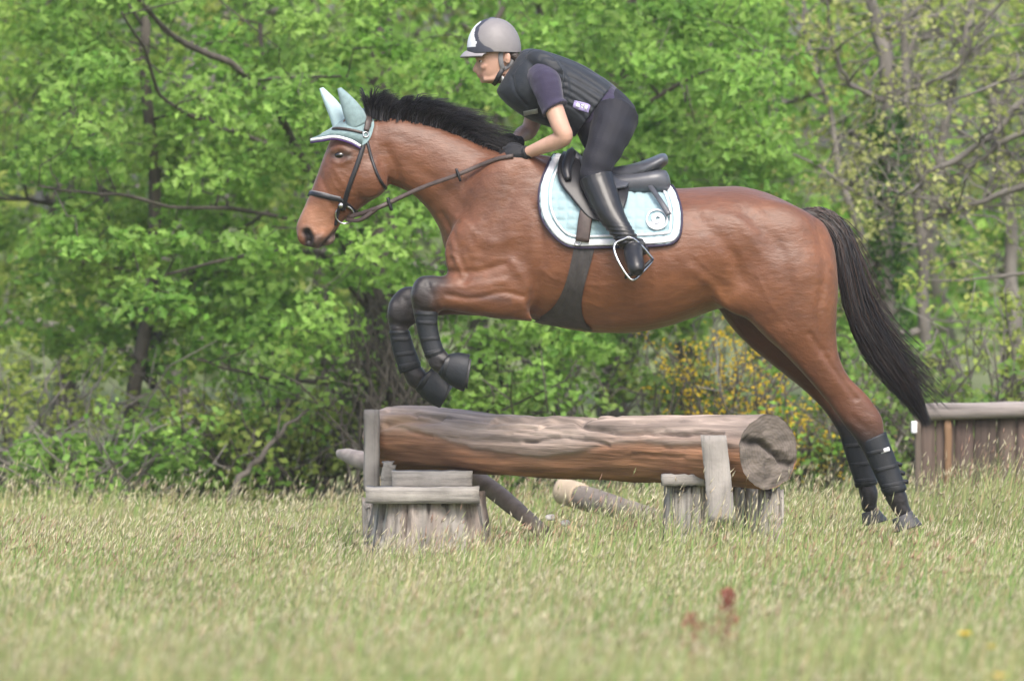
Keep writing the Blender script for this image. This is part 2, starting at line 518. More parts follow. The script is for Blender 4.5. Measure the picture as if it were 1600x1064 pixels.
# ------------------------------------------------------------------ trees
LEAF8 = None
def leaf_cloud(cent, outward, size, cols, lobed=True):
    """many small leaves: cent (n,3), outward (n,3) rough facing, size (n,), cols (n,3)"""
    n = len(cent)
    nrm = outward + rng.normal(0, 0.55, (n, 3)); nrm /= np.linalg.norm(nrm, axis=1)[:, None] + 1e-9
    u = np.cross(nrm, rng.normal(0, 1, (n, 3))); u /= np.linalg.norm(u, axis=1)[:, None] + 1e-9
    w = np.cross(nrm, u)
    if lobed:   # a folded, lobed blade: stalk end, three lobes a side, tip
        loc = np.array([[-0.5, 0, 0], [-0.2, 0.22, .05], [-0.08, 0.12, .02], [0.1, 0.36, .1], [0.2, 0.15, .03], [0.5, 0, -0.06],
                        [0.2, -0.15, .03], [0.1, -0.36, .1], [-0.08, -0.12, .02], [-0.2, -0.22, .05]])
        fa = np.array([[0, 2, 1], [2, 4, 3], [2, 5, 4], [0, 5, 2], [0, 9, 8], [8, 7, 6], [8, 6, 5], [0, 8, 5]])
    else:
        loc = np.array([[-0.5, 0, 0], [0, 0.33, .06], [0.5, 0, -.05], [0, -0.33, .06]])
        fa = np.array([[0, 2, 1], [0, 3, 2]])
    s = size[:, None, None]
    v = cent[:, None, :] + s * (loc[None, :, :1] * u[:, None] + loc[None, :, 1:2] * w[:, None] + loc[None, :, 2:] * nrm[:, None])
    k = len(loc)
    f = (np.arange(n)[:, None, None] * k + fa[None]).reshape(-1, 3)
    c = np.repeat(cols, k, axis=0)
    return v.reshape(-1, 3), f, c

def crooked(a, b, r0, r1, k=6, wob=0.06, sag=0.0):
    """a bent branch line from a to b, rows x,y,z,radius"""
    t = np.linspace(0, 1, k)[:, None]
    p = a * (1 - t) + b * t
    L = np.linalg.norm(b - a)
    wb = rng.normal(0, wob * L, (k, 3)); wb[0] = 0; wb[-1] = 0
    p = p + wb; p[:, 2] += sag * L * np.sin(t[:, 0] * math.pi)
    return np.hstack([p, (r0 * (1 - t) + r1 * t)])

def tree(name, label, base, height, r, limbs, sprays, leaf_col, leaf_size, per, cat='tree', group=None, bark=None, trunk_line=None,
         spread=0.22, flat=0.5, lobed=True, leafmat=None, twigs=True, extra=None, colvar=0.18, twig_r=0.006):
    """base xyz; limbs: list of rows (x,y,z,r) polylines; sprays: (n,3) centres of leaf sprays"""
    base = np.asarray(base, float)
    t = thing(name, label, cat, base, group)
    bark = bark or M_BARK
    W = []
    tr = crooked(base - [0, 0, .15], base + [rng.normal(0, .15), rng.normal(0, .15), height], r * 1.15, r * 0.25, 9, 0.012)
    tr[0, 3] = r * 1.5
    if trunk_line is not None: tr = np.vstack([np.append(base - [0, 0, .15], r * 1.3), trunk_line])
    trunk = limb(tr, 3, 12, world_space=True)
    mesh('trunk', *trunk, bark, t)
    pts = [cr(tr, 4)]
    for l in limbs:
        l = np.asarray(l, float); ap = np.vstack(pts); j = int(np.argmin(np.linalg.norm(ap[:, :3] - l[0, :3], axis=1)))
        if np.linalg.norm(ap[j, :3] - l[0, :3]) > .004: l = np.vstack([np.append(ap[j, :3], min(ap[j, 3], l[0, 3])), l])
        g_ = limb(l, 2, 7, world_space=True) if l[:, 3].max() > .0125 else limb(l, 1, 5, world_space=True); pts.append(cr(np.asarray(l, float), 5))
        if cat != 'shrub' and l[:, 3].max() > .0125: mesh('limb', *g_, bark, t)
        else: W.append(g_)
    pts = np.vstack(pts)
    if twigs and len(sprays):
        for s in sprays:
            d = np.linalg.norm(pts[:, :3] - s, axis=1) + 0.6 * np.maximum(0, pts[:, 2] - s[2])
            j = int(np.argmin(d + rng.uniform(0, 0.25, len(d))))
            a = pts[j]
            if d[j] > 0.12:
                L = np.linalg.norm(s - a[:3])
                rr = min(a[3] * 0.7, twig_r + 0.006 * L)
                br = crooked(a[:3], s, rr, 0.003, 5, 0.07, 0.08)
                W.append(limb(br, 1, 4, world_space=True))
                pts = np.vstack([pts, cr(br, 2)[3:]])
    if W: tag(mesh('stems' if cat == 'shrub' else 'twigs', *join(W), bark, t), kind='stuff')
    if per and len(sprays):
        n = len(sprays) * per
        c = np.repeat(sprays, per, axis=0)
        sz = np.repeat(rng.uniform(0.6, 1.35, len(sprays)), per)
        o = rng.normal(0, 1, (n, 3)); o *= (rng.random((n, 1)) ** 0.5) / (np.linalg.norm(o, axis=1)[:, None])
        o = o * np.array([1, 1, flat]) * (spread * sz)[:, None]
        o[:, 2] -= 0.35 * (o[:, 0] ** 2 + o[:, 1] ** 2) / spread          # sprays droop at their rims
        out = np.array([0, -0.7, 0.85]) + o / spread * 0.7
        sc = np.repeat(rng.normal(0, 1, len(sprays)), per)
        hue = np.clip(0.5 + 0.28 * sc + rng.normal(0, 0.22, n), 0, 1)[:, None]
        ca, cb = np.array(leaf_col[0]), np.array(leaf_col[1])
        col = (ca * (1 - hue) + cb * hue) * (1 + rng.normal(0, colvar, (n, 1))).clip(0.5, 1.6)
        v, f, cc = leaf_cloud(c + o, out, leaf_size * rng.uniform(0.65, 1.3, n), col, lobed)
        tag(mesh('crown', v, f, leafmat or M_LEAF, t, True, cc), kind='stuff')
    if extra: extra(t)
    return t

GREEN = ((0.115, 0.255, 0.036), (0.235, 0.39, 0.075))
YGREEN = ((0.21, 0.30, 0.05), (0.34, 0.40, 0.10))
DGREEN = ((0.11, 0.21, 0.04), (0.20, 0.30, 0.065))

def px_line(rows, Y0, r0, r1, dY=0.0):
    """pixel polyline at depth Y0 (+dY over its length) -> limb rows"""
    k = len(rows)
    o = []
    for i, (a, b) in enumerate(rows):
        t = i / max(1, k - 1)
        o.append(list(P(a, b, Y0 + dY * t)) + [r0 * (1 - t) + r1 * t])
    o = cr(np.array(o), 3)
    o[1:-1, :3] += rng.normal(0, .008, (len(o) - 2, 3)); o[1:-1, 3] *= rng.uniform(.85, 1.15, len(o) - 2)
    return o

def px_sprays(n, x0, x1, ytop, ylow, Y0, Y1, keep=None):
    """spray centres in the box that the pixel window (x0..x1) spans between depths Y0..Y1; ylow(x) = lower leaf limit"""
    out = []
    while len(out) < n:
        x = rng.uniform(x0, x1); y = rng.uniform(ytop, 700); Y = rng.uniform(Y0, Y1)
        if y > ylow(x) + rng.normal(0, 22): continue
        if keep and not keep(x, y, Y): continue
        out.append(P(x, y, Y))
    return np.array(out)

def dome(n, c, rad, zmin):
    """sprays through an ellipsoid crown, denser at its skin"""
    o = []
    while len(o) < n:
        d = rng.normal(0, 1, 3); d /= np.linalg.norm(d)
        p = np.array(c) + d * np.array(rad) * rng.uniform(0.45, 1.0) ** 0.6
        if p[2] > zmin + rng.normal(0, 0.12): o.append(p)
    return np.array(o)

def build_trees():
    I = lambda xs, ys: (lambda x: np.interp(x, xs, ys))
    # the big spreading tree behind the horse's head
    low = I([0, 120, 250, 330, 420, 520, 560, 640, 760, 900, 1000, 1120, 1220], [470, 530, 545, 510, 600, 580, 480, 540, 620, 600, 540, 450, 280])
    gaps = [(330, 120, 50, 25), (430, 150, 30, 40), (150, 300, 30, 25), (605, 590, 60, 70), (250, 60, 40, 40)]
    def keep(x, y, Y):
        for gx, gy, a, b in gaps:
            if ((x - gx) / a) ** 2 + ((y - gy) / b) ** 2 < 1 and rng.random() < 0.93: return False
        return True
    b = P(592, 800, 9.6); b[2] = 0
    lim = [px_line(r, Y, a, c, d) for r, Y, a, c, d in [
        ([(600, 560), (560, 420), (470, 250), (430, 165), (390, 120), (290, 65), (215, 0), (150, -60)], 9.5, .030, .010, -2.4),
        ([(470, 250), (380, 215), (330, 195), (250, 150), (225, 75), (190, 20)], 9.0, .016, .006, -1.9),
        ([(600, 480), (620, 330), (680, 190), (760, 60), (820, -60)], 9.6, .04, .015, 0.4),
        ([(605, 420), (480, 210), (440, 140), (410, 70), (400, -40)], 9.8, .03, .01, 0.3),
        ([(598, 600), (520, 595), (440, 592), (375, 580), (300, 560)], 9.4, .02, .004, -1.4),
        ([(598, 660), (560, 650), (480, 640), (400, 636), (340, 662), (270, 690)], 9.4, .016, .003, -1.0),
        ([(600, 700), (640, 640), (700, 602), (760, 570), (850, 540), (890, 518), (960, 470)], 9.5, .026, .006, -1.0),
        ([(700, 602), (790, 555), (830, 572), (870, 582), (950, 560), (1000, 540)], 9.3, .014, .003, -0.6),
        ([(610, 520), (700, 420), (820, 300), (960, 200), (1080, 120)], 9.6, .035, .01, -0.8),
        ([(610, 520), (540, 380), (400, 330), (260, 320), (160, 305), (60, 290)], 9.6, .018, .005, -2.4),
        ([(590, 500), (500, 400), (420, 395), (330, 410), (220, 440)], 9.6, .018, .007, -2.0),
        ([(545, 760), (540, 700), (535, 640)], 8.8, .02, .012, 0.0),
        ]]
    sp = np.vstack([px_sprays(350, 60, 1210, -70, low, 6.9, 10.5, keep),
                    dome(35, (b[0] + .3, 9.8, 4.0), (2.4, 1.8, 1.9), 2.9)])
    tree('spreading_tree', 'big fresh green tree with dark trunk behind the horse\'s front legs', b, 5.2, 0.10, lim, sp, GREEN, 0.062, 85, spread=0.24)
    # slim tree on the left
    b = P(238, 800, 9.4); b[2] = 0
    lim = [px_line(r, Y, a, c, d) for r, Y, a, c, d in [
        ([(240, 600), (200, 480), (150, 420), (60, 400)], 11.2, .03, .006, -1.5),
        ([(240, 560), (300, 440), (350, 380), (420, 330)], 11.2, .03, .006, -1.2),
        ([(238, 520), (160, 310), (140, 200), (110, 60)], 11.3, .035, .01, 0.0),
        ([(240, 500), (155, 330), (40, 315), (-40, 300)], 11.0, .025, .006, -1.0),
        ([(235, 770), (330, 690), (420, 655), (480, 640)], 11, .012, .003, -1)]]
    low2 = I([-150, 0, 60, 130, 220, 300, 420], [620, 600, 560, 585, 520, 560, 470])
    sp = np.vstack([px_sprays(180, -160, 430, -70, low2, 8.6, 12.6, keep), dome(25, (b[0], 9.4, 4.2), (1.8, 1.6, 1.8), 3.0)])
    tree('slim_tree', 'slim tree with a bare dark stem at the left edge of the wood', b, 5.0, 0.042, lim, sp, ((0.12, 0.24, 0.035), (0.235, 0.35, 0.065)), 0.058, 85, spread=0.25)
    # leafy tree behind the rider
    b = P(985, 800, 12.0); b[2] = 0
    lim = [crooked(b + [0, 0, h], b + [dx, dy, h + dz], .04, .008, 6, .05) for h, dx, dy, dz in
           [(1.0, -1.0, -1.2, .9), (1.3, 1.1, -1.0, 1.0), (1.8, -.8, -1.4, 1.3), (1.7, .9, .6, 1.4), (2.4, -.5, -.9, 1.4), (2.4, .6, -1.2, 1.1)]]
    low3 = I([820, 950, 1050, 1130, 1190, 1260], [560, 520, 480, 430, 360, 220])
    sp = np.vstack([px_sprays(150, 820, 1250, -70, low3, 9.8, 13.6), dome(25, (b[0], 12, 4.0), (1.7, 1.6, 1.8), 2.9)])
    tree('leafy_tree', 'leafy bright green tree directly behind the rider\'s back', b, 4.8, 0.09, lim, sp, ((0.12, 0.265, 0.035), (0.23, 0.385, 0.07)), 0.06, 90, spread=0.24)

    # half-bare trees on the right
    def ivy(poly, Y, n, r):
        def f(t):
            c = cr(np.array([P(a, b_, Y) for a, b_ in poly]), 8)
            k = rng.integers(0, len(c), n)
            an = rng.uniform(0, 2 * np.pi, n)
            rr = r * rng.uniform(0.5, 1.5, n)
            o = np.stack([np.cos(an) * rr, np.sin(an) * rr, rng.normal(0, .05, n)], -1)
            col = np.array([0.06, 0.135, 0.03]) * rng.uniform(.6, 1.7, (n, 1))
            v, fc, cc = leaf_cloud(c[k] + o, o / r + [0, 0, .4], rng.uniform(.03, .06, n), col, True)
            tag(mesh('ivy', v, fc, M_LEAF, t, True, cc), kind='stuff')
        return f
    def bare(name, label, px, Y, h, r, lines, nspray, per, col, size, bark, extra=None, win=(1180, 1640), seedtw=110):
        b = P(px, 800, Y); b[2] = 0
        lim = [px_line(rr, Y, a * .8, c * .8, d) for rr, a, c, d in lines]
        # fine twigs off the limbs
        allp = np.vstack([cr(l, 5) for l in lim])
        for k in range(seedtw):
            a = allp[rng.integers(0, len(allp))]
            d = rng.normal(0, 1, 3) * [1, .7, .6] + [0, 0, .5]; d /= np.linalg.norm(d)
            L = rng.uniform(.2, .6)
            lim.append(crooked(a[:3], a[:3] + d * L, min(.008, a[3] * .6), .002, 5, .08))
        allp = np.vstack([cr(l, 4) for l in lim])
        k = rng.integers(0, len(allp), nspray)
        sp = allp[k, :3] + rng.normal(0, .07, (nspray, 3))
        tl_ = px_line(lines[0][0], Y, lines[0][1], lines[0][2], lines[0][3]) if px < 1640 else None
        return tree(name, label, b, h, r, lim[1:] if px < 1640 else lim, sp, col, size, per, bark=bark, trunk_line=tl_, spread=.11, flat=.9, twigs=False, extra=extra, lobed=False)
    BUD = ((0.24, 0.28, 0.07), (0.40, 0.42, 0.17))
    bare('ivy_clad_tree', 'half-bare grey tree with ivy on its stem above the horse\'s tail', 1392, 9.6, 4.6, .055, [
        ([(1395, 640), (1385, 420), (1388, 300), (1390, 190), (1382, 80), (1360, 0), (1345, -60)], .055, .025, 0.0),
        ([(1388, 160), (1340, 140), (1315, 110), (1300, 60), (1285, -20)], .022, .008, -.4),
        ([(1390, 155), (1440, 135), (1490, 110), (1525, 60), (1560, 20)], .018, .006, -.4),
        ([(1388, 70), (1410, 40), (1440, 10), (1480, -20)], .02, .01, .2),
        ([(1395, 330), (1350, 310), (1310, 280), (1200, 215), (1100, 225)], .014, .004, -.6),
        ([(1400, 260), (1330, 205), (1300, 240), (1250, 330)], .01, .004, -.3),
        ([(1392, 520), (1330, 460), (1290, 430), (1240, 420)], .012, .004, -.3)],
         170, 12, BUD, .034, M_BARKG, ivy([(1395, 640), (1385, 460), (1388, 380), (1392, 260), (1390, 190)], 9.6, 1500, .10))
    bare('grey_tree', 'upright grey many-stemmed tree in the upper right, nearly leafless', 1440, 10.8, 4.4, .06, [
        ([(1445, 560), (1440, 400), (1425, 240), (1415, 100), (1410, -40)], .04, .022, 0),
        ([(1442, 420), (1470, 240), (1490, 130), (1512, 50), (1525, -40)], .04, .022, .2),
        ([(1490, 130), (1530, 40), (1590, -10)], .024, .01, -.3),
        ([(1400, 520), (1330, 330), (1290, 170), (1262, 60), (1250, -40)], .03, .014, .4),
        ([(1440, 340), (1410, 190), (1420, 80), (1450, -20)], .028, .014, .2),
        ([(1455, 300), (1430, 210), (1400, 140), (1390, 60)], .02, .01, .5)],
         150, 12, YGREEN, .038, M_BARKG)
    bare('leaning_limb_tree', 'grey tree at the right edge with long rising bare limbs', 1650, 8.6, 3.6, .09, [
        ([(1640, 180), (1600, 160), (1560, 200), (1500, 245), (1445, 275), (1425, 300)], .035, .013, .3),
        ([(1425, 300), (1400, 315), (1380, 340), (1330, 330)], .012, .004, .2),
        ([(1640, 190), (1580, 215), (1530, 250), (1480, 275), (1440, 300)], .024, .007, .4),
        ([(1650, 270), (1580, 300), (1520, 320), (1480, 335), (1415, 350)], .026, .008, .3),
        ([(1650, 110), (1580, 125), (1510, 150), (1450, 165), (1380, 150)], .014, .004, .2),
        ([(1650, 320), (1590, 320), (1500, 330), (1440, 380)], .01, .003, .4),
        ([(1650, 420), (1560, 430), (1480, 435), (1400, 440)], .013, .004, .2)],
         110, 10, BUD, .034, M_BARKG, win=(1380, 1640))
    bare('pale_stem_tree', 'pale slim stem rising behind the wooden fence', 1592, 12.5, 4.2, .05, [
        ([(1590, 600), (1580, 430), (1572, 260), (1545, 140), (1510, 80), (1490, 30)], .045, .016, 0),
        ([(1575, 300), (1620, 200), (1640, 120)], .02, .01, 0)],
         90, 12, YGREEN, .038, M_BARKG)

    t = thing('dead_branch', 'dark dead branch leaning up out of the grass left of the log', 'branch', P(365, 820, 7.3))
    mesh('limb', *limb(px_line([(352, 790), (375, 752), (405, 715), (432, 684), (456, 662), (482, 640)], 7.3, .020, .008, .3), 2, 9, world_space=True), M_BARK, t)
    mesh('side_twig', *limb(px_line([(432, 684), (440, 650), (452, 622)], 7.45, .007, .003, .1), 2, 6, world_space=True), M_BARK, t)
    mesh('side_twig', *limb(px_line([(400, 722), (392, 700), (398, 670)], 7.4, .006, .003, .1), 2, 6, world_space=True), M_BARK, t)
    # yellow-flowered broom, undergrowth
    def shrub(name, label, px, Y, w, h, n, per, col, size, stems=26, flower=None, group=None, spread=.1, bark=None):
        b = P(px, 800, Y); b[2] = 0
        lim, sp = [], []
        for k in range(stems):
            e = b + [rng.normal(0, w * .45), rng.normal(0, w * .35), h * rng.uniform(.5, 1.05)]
            l = crooked(b + [rng.normal(0, w * .15), rng.normal(0, .1), -.05], e, .012, .003, 6, .05)
            lim.append(l)
            for q in range(2):
                a = cr(l, 3)[rng.integers(5, 15)]
                d = rng.normal(0, 1, 3) + [0, 0, .6]; d *= rng.uniform(.15, .4) / np.linalg.norm(d)
                lim.append(crooked(a[:3], a[:3] + d, .005, .002, 4, .08))
        allp = np.vstack([cr(l, 3)[4:] for l in lim])
        sp = allp[rng.integers(0, len(allp), n), :3] + rng.normal(0, .06, (n, 3))
        def ex(t):
            if flower:
                nf, fc = flower
                q = allp[rng.integers(0, len(allp), nf)]
                q = q[q[:, 2] > h * .35]
                v, f, c = leaf_cloud(q[:, :3] + rng.normal(0, .03, (len(q), 3)), np.tile([0, -.6, .6], (len(q), 1)), rng.uniform(.014, .027, len(q)), np.array(fc) * rng.uniform(.7, 1.15, (len(q), 1)), False)
                tag(mesh('blossom', v, f, M_LEAF, t, True, c), kind='stuff')
        return tree(name, label, b, h * .7, .012, lim, sp, col, size, per, 'shrub', group, bark or M_BARK, spread=spread, flat=.8, lobed=False, twigs=False, extra=ex)
    shrub('broom_bush', 'broom bush covered in yellow flowers behind the right end of the log', 1163, 7.7, .48, .98, 80, 12, ((.06, .11, .03), (.12, .17, .05)), .03, 36, (3600, (0.66, 0.47, 0.02)))
    shrub('broom_bush', 'low yellow-flowered bush left of the horse\'s hind boots', 1268, 7.6, .55, .6, 60, 14, ((.09, .13, .03), (.18, .2, .06)), .03, 20, (900, (0.6, 0.43, 0.03)))
    U = 'undergrowth at the foot of the wood'
    specs = [(20, 8.6, 1.2, .95, 'twiggy grey-green bush at the far left edge of the wood'), (130, 7.9, .9, .5, 'loose yellow-green bush left of the slim dark stem'),
             (345, 8.6, 1.0, .6, 'bright leafy bush between the slim stem and the leaning dead branch'), (480, 8.4, 1.0, .75, 'green bush left of the pointed stake'),
             (690, 8.6, 1.2, 1.1, 'dim bush seen under the horse\'s front hooves'), (850, 7.9, 1.3, .9, 'bright low bush behind the middle of the log'),
             (1020, 8.4, 1.2, 1.15, 'grey-green twiggy bush under the horse\'s belly'), (1330, 7.8, .9, .8, 'bushy scrub behind the horse\'s hind boots'),
             (1480, 7.8, 1.2, 1.1, 'yellow-green bush just behind the left end of the wooden fence'), (1600, 8.4, 1.1, 1.2, 'grey-green scrub behind the fence at the right edge')]
    for i, (px, Y, w, h, lb) in enumerate(specs):
        shrub('bush', lb, px, Y, w, h, [55, 90, 110, 90, 60, 110, 50, 70, 90, 60][i], 24, [GREEN, YGREEN, DGREEN][(i * 2 + 1) % 3] if i != 2 else GREEN, .045, 34, None, U, .12, M_BARKG if i in (0, 1, 6, 7, 9) else M_BARK)

    shrub('twig_tangle', 'tangle of bare dark twigs round the foot of the big green tree', 606, 7.9, .42, 1.25, 10, 10, DGREEN, .035, 60, None, None, .1)
    # the wood behind: trees with crowns down to the scrub
    G = 'trees standing deeper in the wood'
    for i, (px, Y, h, col) in enumerate([(-120, 17, 6, 1), (90, 20, 6.5, 0), (300, 16, 6, 1), (430, 21, 6.5, 2), (560, 17, 6, 0), (760, 19, 6.5, 1), (900, 16.5, 6, 0), (1060, 20, 6.5, 1),
                                         (1210, 17, 6, 0), (1330, 21, 6.5, 1), (1470, 18, 6, 0), (1590, 21, 6.5, 1), (1720, 17, 6, 0)]):
        b = P(px, 800, Y); b[2] = 0
        lim = [crooked(b + [0, 0, h_ * h], b + [rng.normal(0, 1.2), rng.normal(0, 1.0), h_ * h + rng.uniform(.3, 1.3)], .035, .008, 6, .06) for h_ in rng.uniform(.1, .7, 9)]
        c = [GREEN, YGREEN, DGREEN][col]
        sp = dome(75 if px < 1150 else 50, (b[0], Y, h * .48), (1.7, 1.4, h * .5), .75)
        where = ['beyond the left edge', 'second from the left', 'left of the horse\'s head', 'behind the horse\'s face', 'behind the horse\'s neck', 'behind the rider\'s head',
                 'behind the rider\'s seat', 'behind the saddle', 'behind the croup', 'behind the tail', 'behind the ivy-clad tree', 'behind the pale stem', 'beyond the right edge'][i]
        tree('wood_tree', 'blurred %s tree deep in the wood, %s' % (['green', 'yellow-green', 'dark green'][col], where), b, h, .07, lim, sp, c, .085, 60, group=G, spread=.34, flat=.7, lobed=False, leafmat=M_LEAF2,
             bark=M_BARK if i % 2 else M_BARKG)
    # far mass of the wood, closing the view
    n = 52000
    x = rng.uniform(-13, 13, n); y = rng.uniform(26, 36, n); z = rng.uniform(0, 1, n) ** .9 * 9
    k = fbm(np.stack([x * .5, y * .5, z * .6], -1), 77, 3) > -0.25
    c = np.stack([x, y, z], -1)[k]; n = len(c)
    hue = rng.random((n, 1))
    col = (np.array([.21, .29, .11]) * (1 - hue) + np.array([.34, .40, .19]) * hue) * rng.uniform(.7, 1.25, (n, 1))
    v, f, cc = leaf_cloud(c, np.tile([0, -.6, .8], (n, 1)), rng.uniform(.12, .26, n), col, False)
    o = mesh('far_wood', v, f, M_LEAF2, None, True, cc)
    tag(o, 'distant mass of spring foliage closing the view behind the trees', 'wood', kind='stuff')
build_trees()
# ------------------------------------------------------------------ the horse
TRUNK = [(703, 350, 712, 418, .06, 0), (712, 322, 722, 430, .12, 0), (735, 292, 745, 448, .185, 0), (772, 262, 780, 476, .225, 0), (828, 242, 834, 500, .245, 0),
         (885, 252, 890, 515, .275, 0), (950, 284, 945, 521, .30, 0), (1010, 294, 1005, 518, .315, 0), (1065, 294, 1064, 503, .315, 0),
         (1120, 292, 1122, 483, .30, 0), (1170, 294, 1172, 470, .285, 0), (1215, 309, 1215, 470, .26, 0), (1252, 328, 1250, 470, .21, 0), (1284, 356, 1282, 450, .13, 0), (1296, 380, 1294, 430, .06, 0)]
NECK = [(578, 190, 600, 285, .062, 0), (608, 184, 640, 302, .075, 0), (655, 190, 668, 328, .082, 0), (705, 206, 686, 358, .10, 0), (755, 226, 698, 395, .13, 0), (800, 243, 722, 432, .17, 0), (846, 244, 790, 470, .2, 0)]
HEAD = [(556, 172, 592, 196, .045, 0), (530, 194, 604, 235, .072, 0), (515, 222, 611, 272, .088, 0), (505, 248, 600, 300, .092, 0), (496, 272, 577, 316, .082, 0), (487, 296, 552, 334, .066, 0),
        (477, 320, 534, 348, .055, 0), (468, 340, 526, 362, .055, 0), (463, 358, 518, 376, .054, 0), (466, 374, 506, 384, .046, 0), (473, 384, 498, 389, .030, 0)]
NF = [(790, 392, 832, 502, .085, -.15), (760, 418, 775, 498, .085, -.16), (728, 428, 735, 491, .072, -.16), (698, 431, 704, 486, .058, -.155), (672, 429, 691, 484, .053, -.15), (651, 436, 690, 485, .056, -.15),
      (641, 458, 687, 488, .055, -.15), (645, 484, 684, 490, .043, -.15), (652, 512, 681, 509, .033, -.15), (662, 542, 687, 536, .033, -.15), (671, 572, 702, 555, .042, -.15), (690, 587, 707, 565, .033, -.15), (706, 594, 718, 566, .035, -.15)]
FF = [(780, 400, 820, 495, .085, .15), (745, 432, 760, 495, .08, .16), (700, 440, 715, 492, .065, .16), (660, 447, 682, 494, .055, .155), (630, 449, 656, 502, .052, .15), (611, 467, 645, 508, .052, .15),
      (605, 490, 641, 511, .048, .15), (609, 516, 638, 513, .04, .15), (617, 550, 645, 545, .034, .15), (627, 578, 655, 568, .035, .15), (638, 600, 664, 580, .04, .15), (653, 612, 671, 588, .035, .15), (668, 618, 684, 594, .035, .15)]
NH = [(1150, 325, 1282, 350, .10, -.12), (1118, 400, 1309, 412, .14, -.145), (1138, 465, 1311, 470, .135, -.15), (1184, 515, 1307, 524, .11, -.15), (1228, 556, 1312, 560, .085, -.145), (1266, 597, 1328, 590, .064, -.14),
      (1297, 633, 1354, 616, .05, -.13), (1317, 661, 1377, 650, .049, -.125), (1337, 688, 1382, 680, .044, -.12), (1353, 715, 1388, 709, .034, -.12), (1373, 752, 1402, 746, .033, -.12), (1384, 779, 1416, 771, .038, -.12),
      (1396, 799, 1420, 789, .034, -.12), (1402, 808, 1426, 799, .034, -.12)]
FH = [(1140, 350, 1275, 380, .10, .12), (1116, 440, 1290, 450, .13, .14), (1126, 490, 1290, 505, .12, .145), (1166, 536, 1286, 545, .1, .145), (1211, 573, 1286, 578, .08, .14), (1252, 606, 1308, 602, .062, .135),
      (1284, 637, 1338, 629, .05, .13), (1302, 661, 1350, 655, .048, .125), (1314, 686, 1352, 682, .042, .12), (1323, 713, 1354, 709, .034, .12), (1338, 752, 1365, 748, .033, .12), (1344, 777, 1372, 771, .038, .12), (1347, 792, 1370, 788, .034, .12), (1350, 800, 1372, 796, .034, .12)]

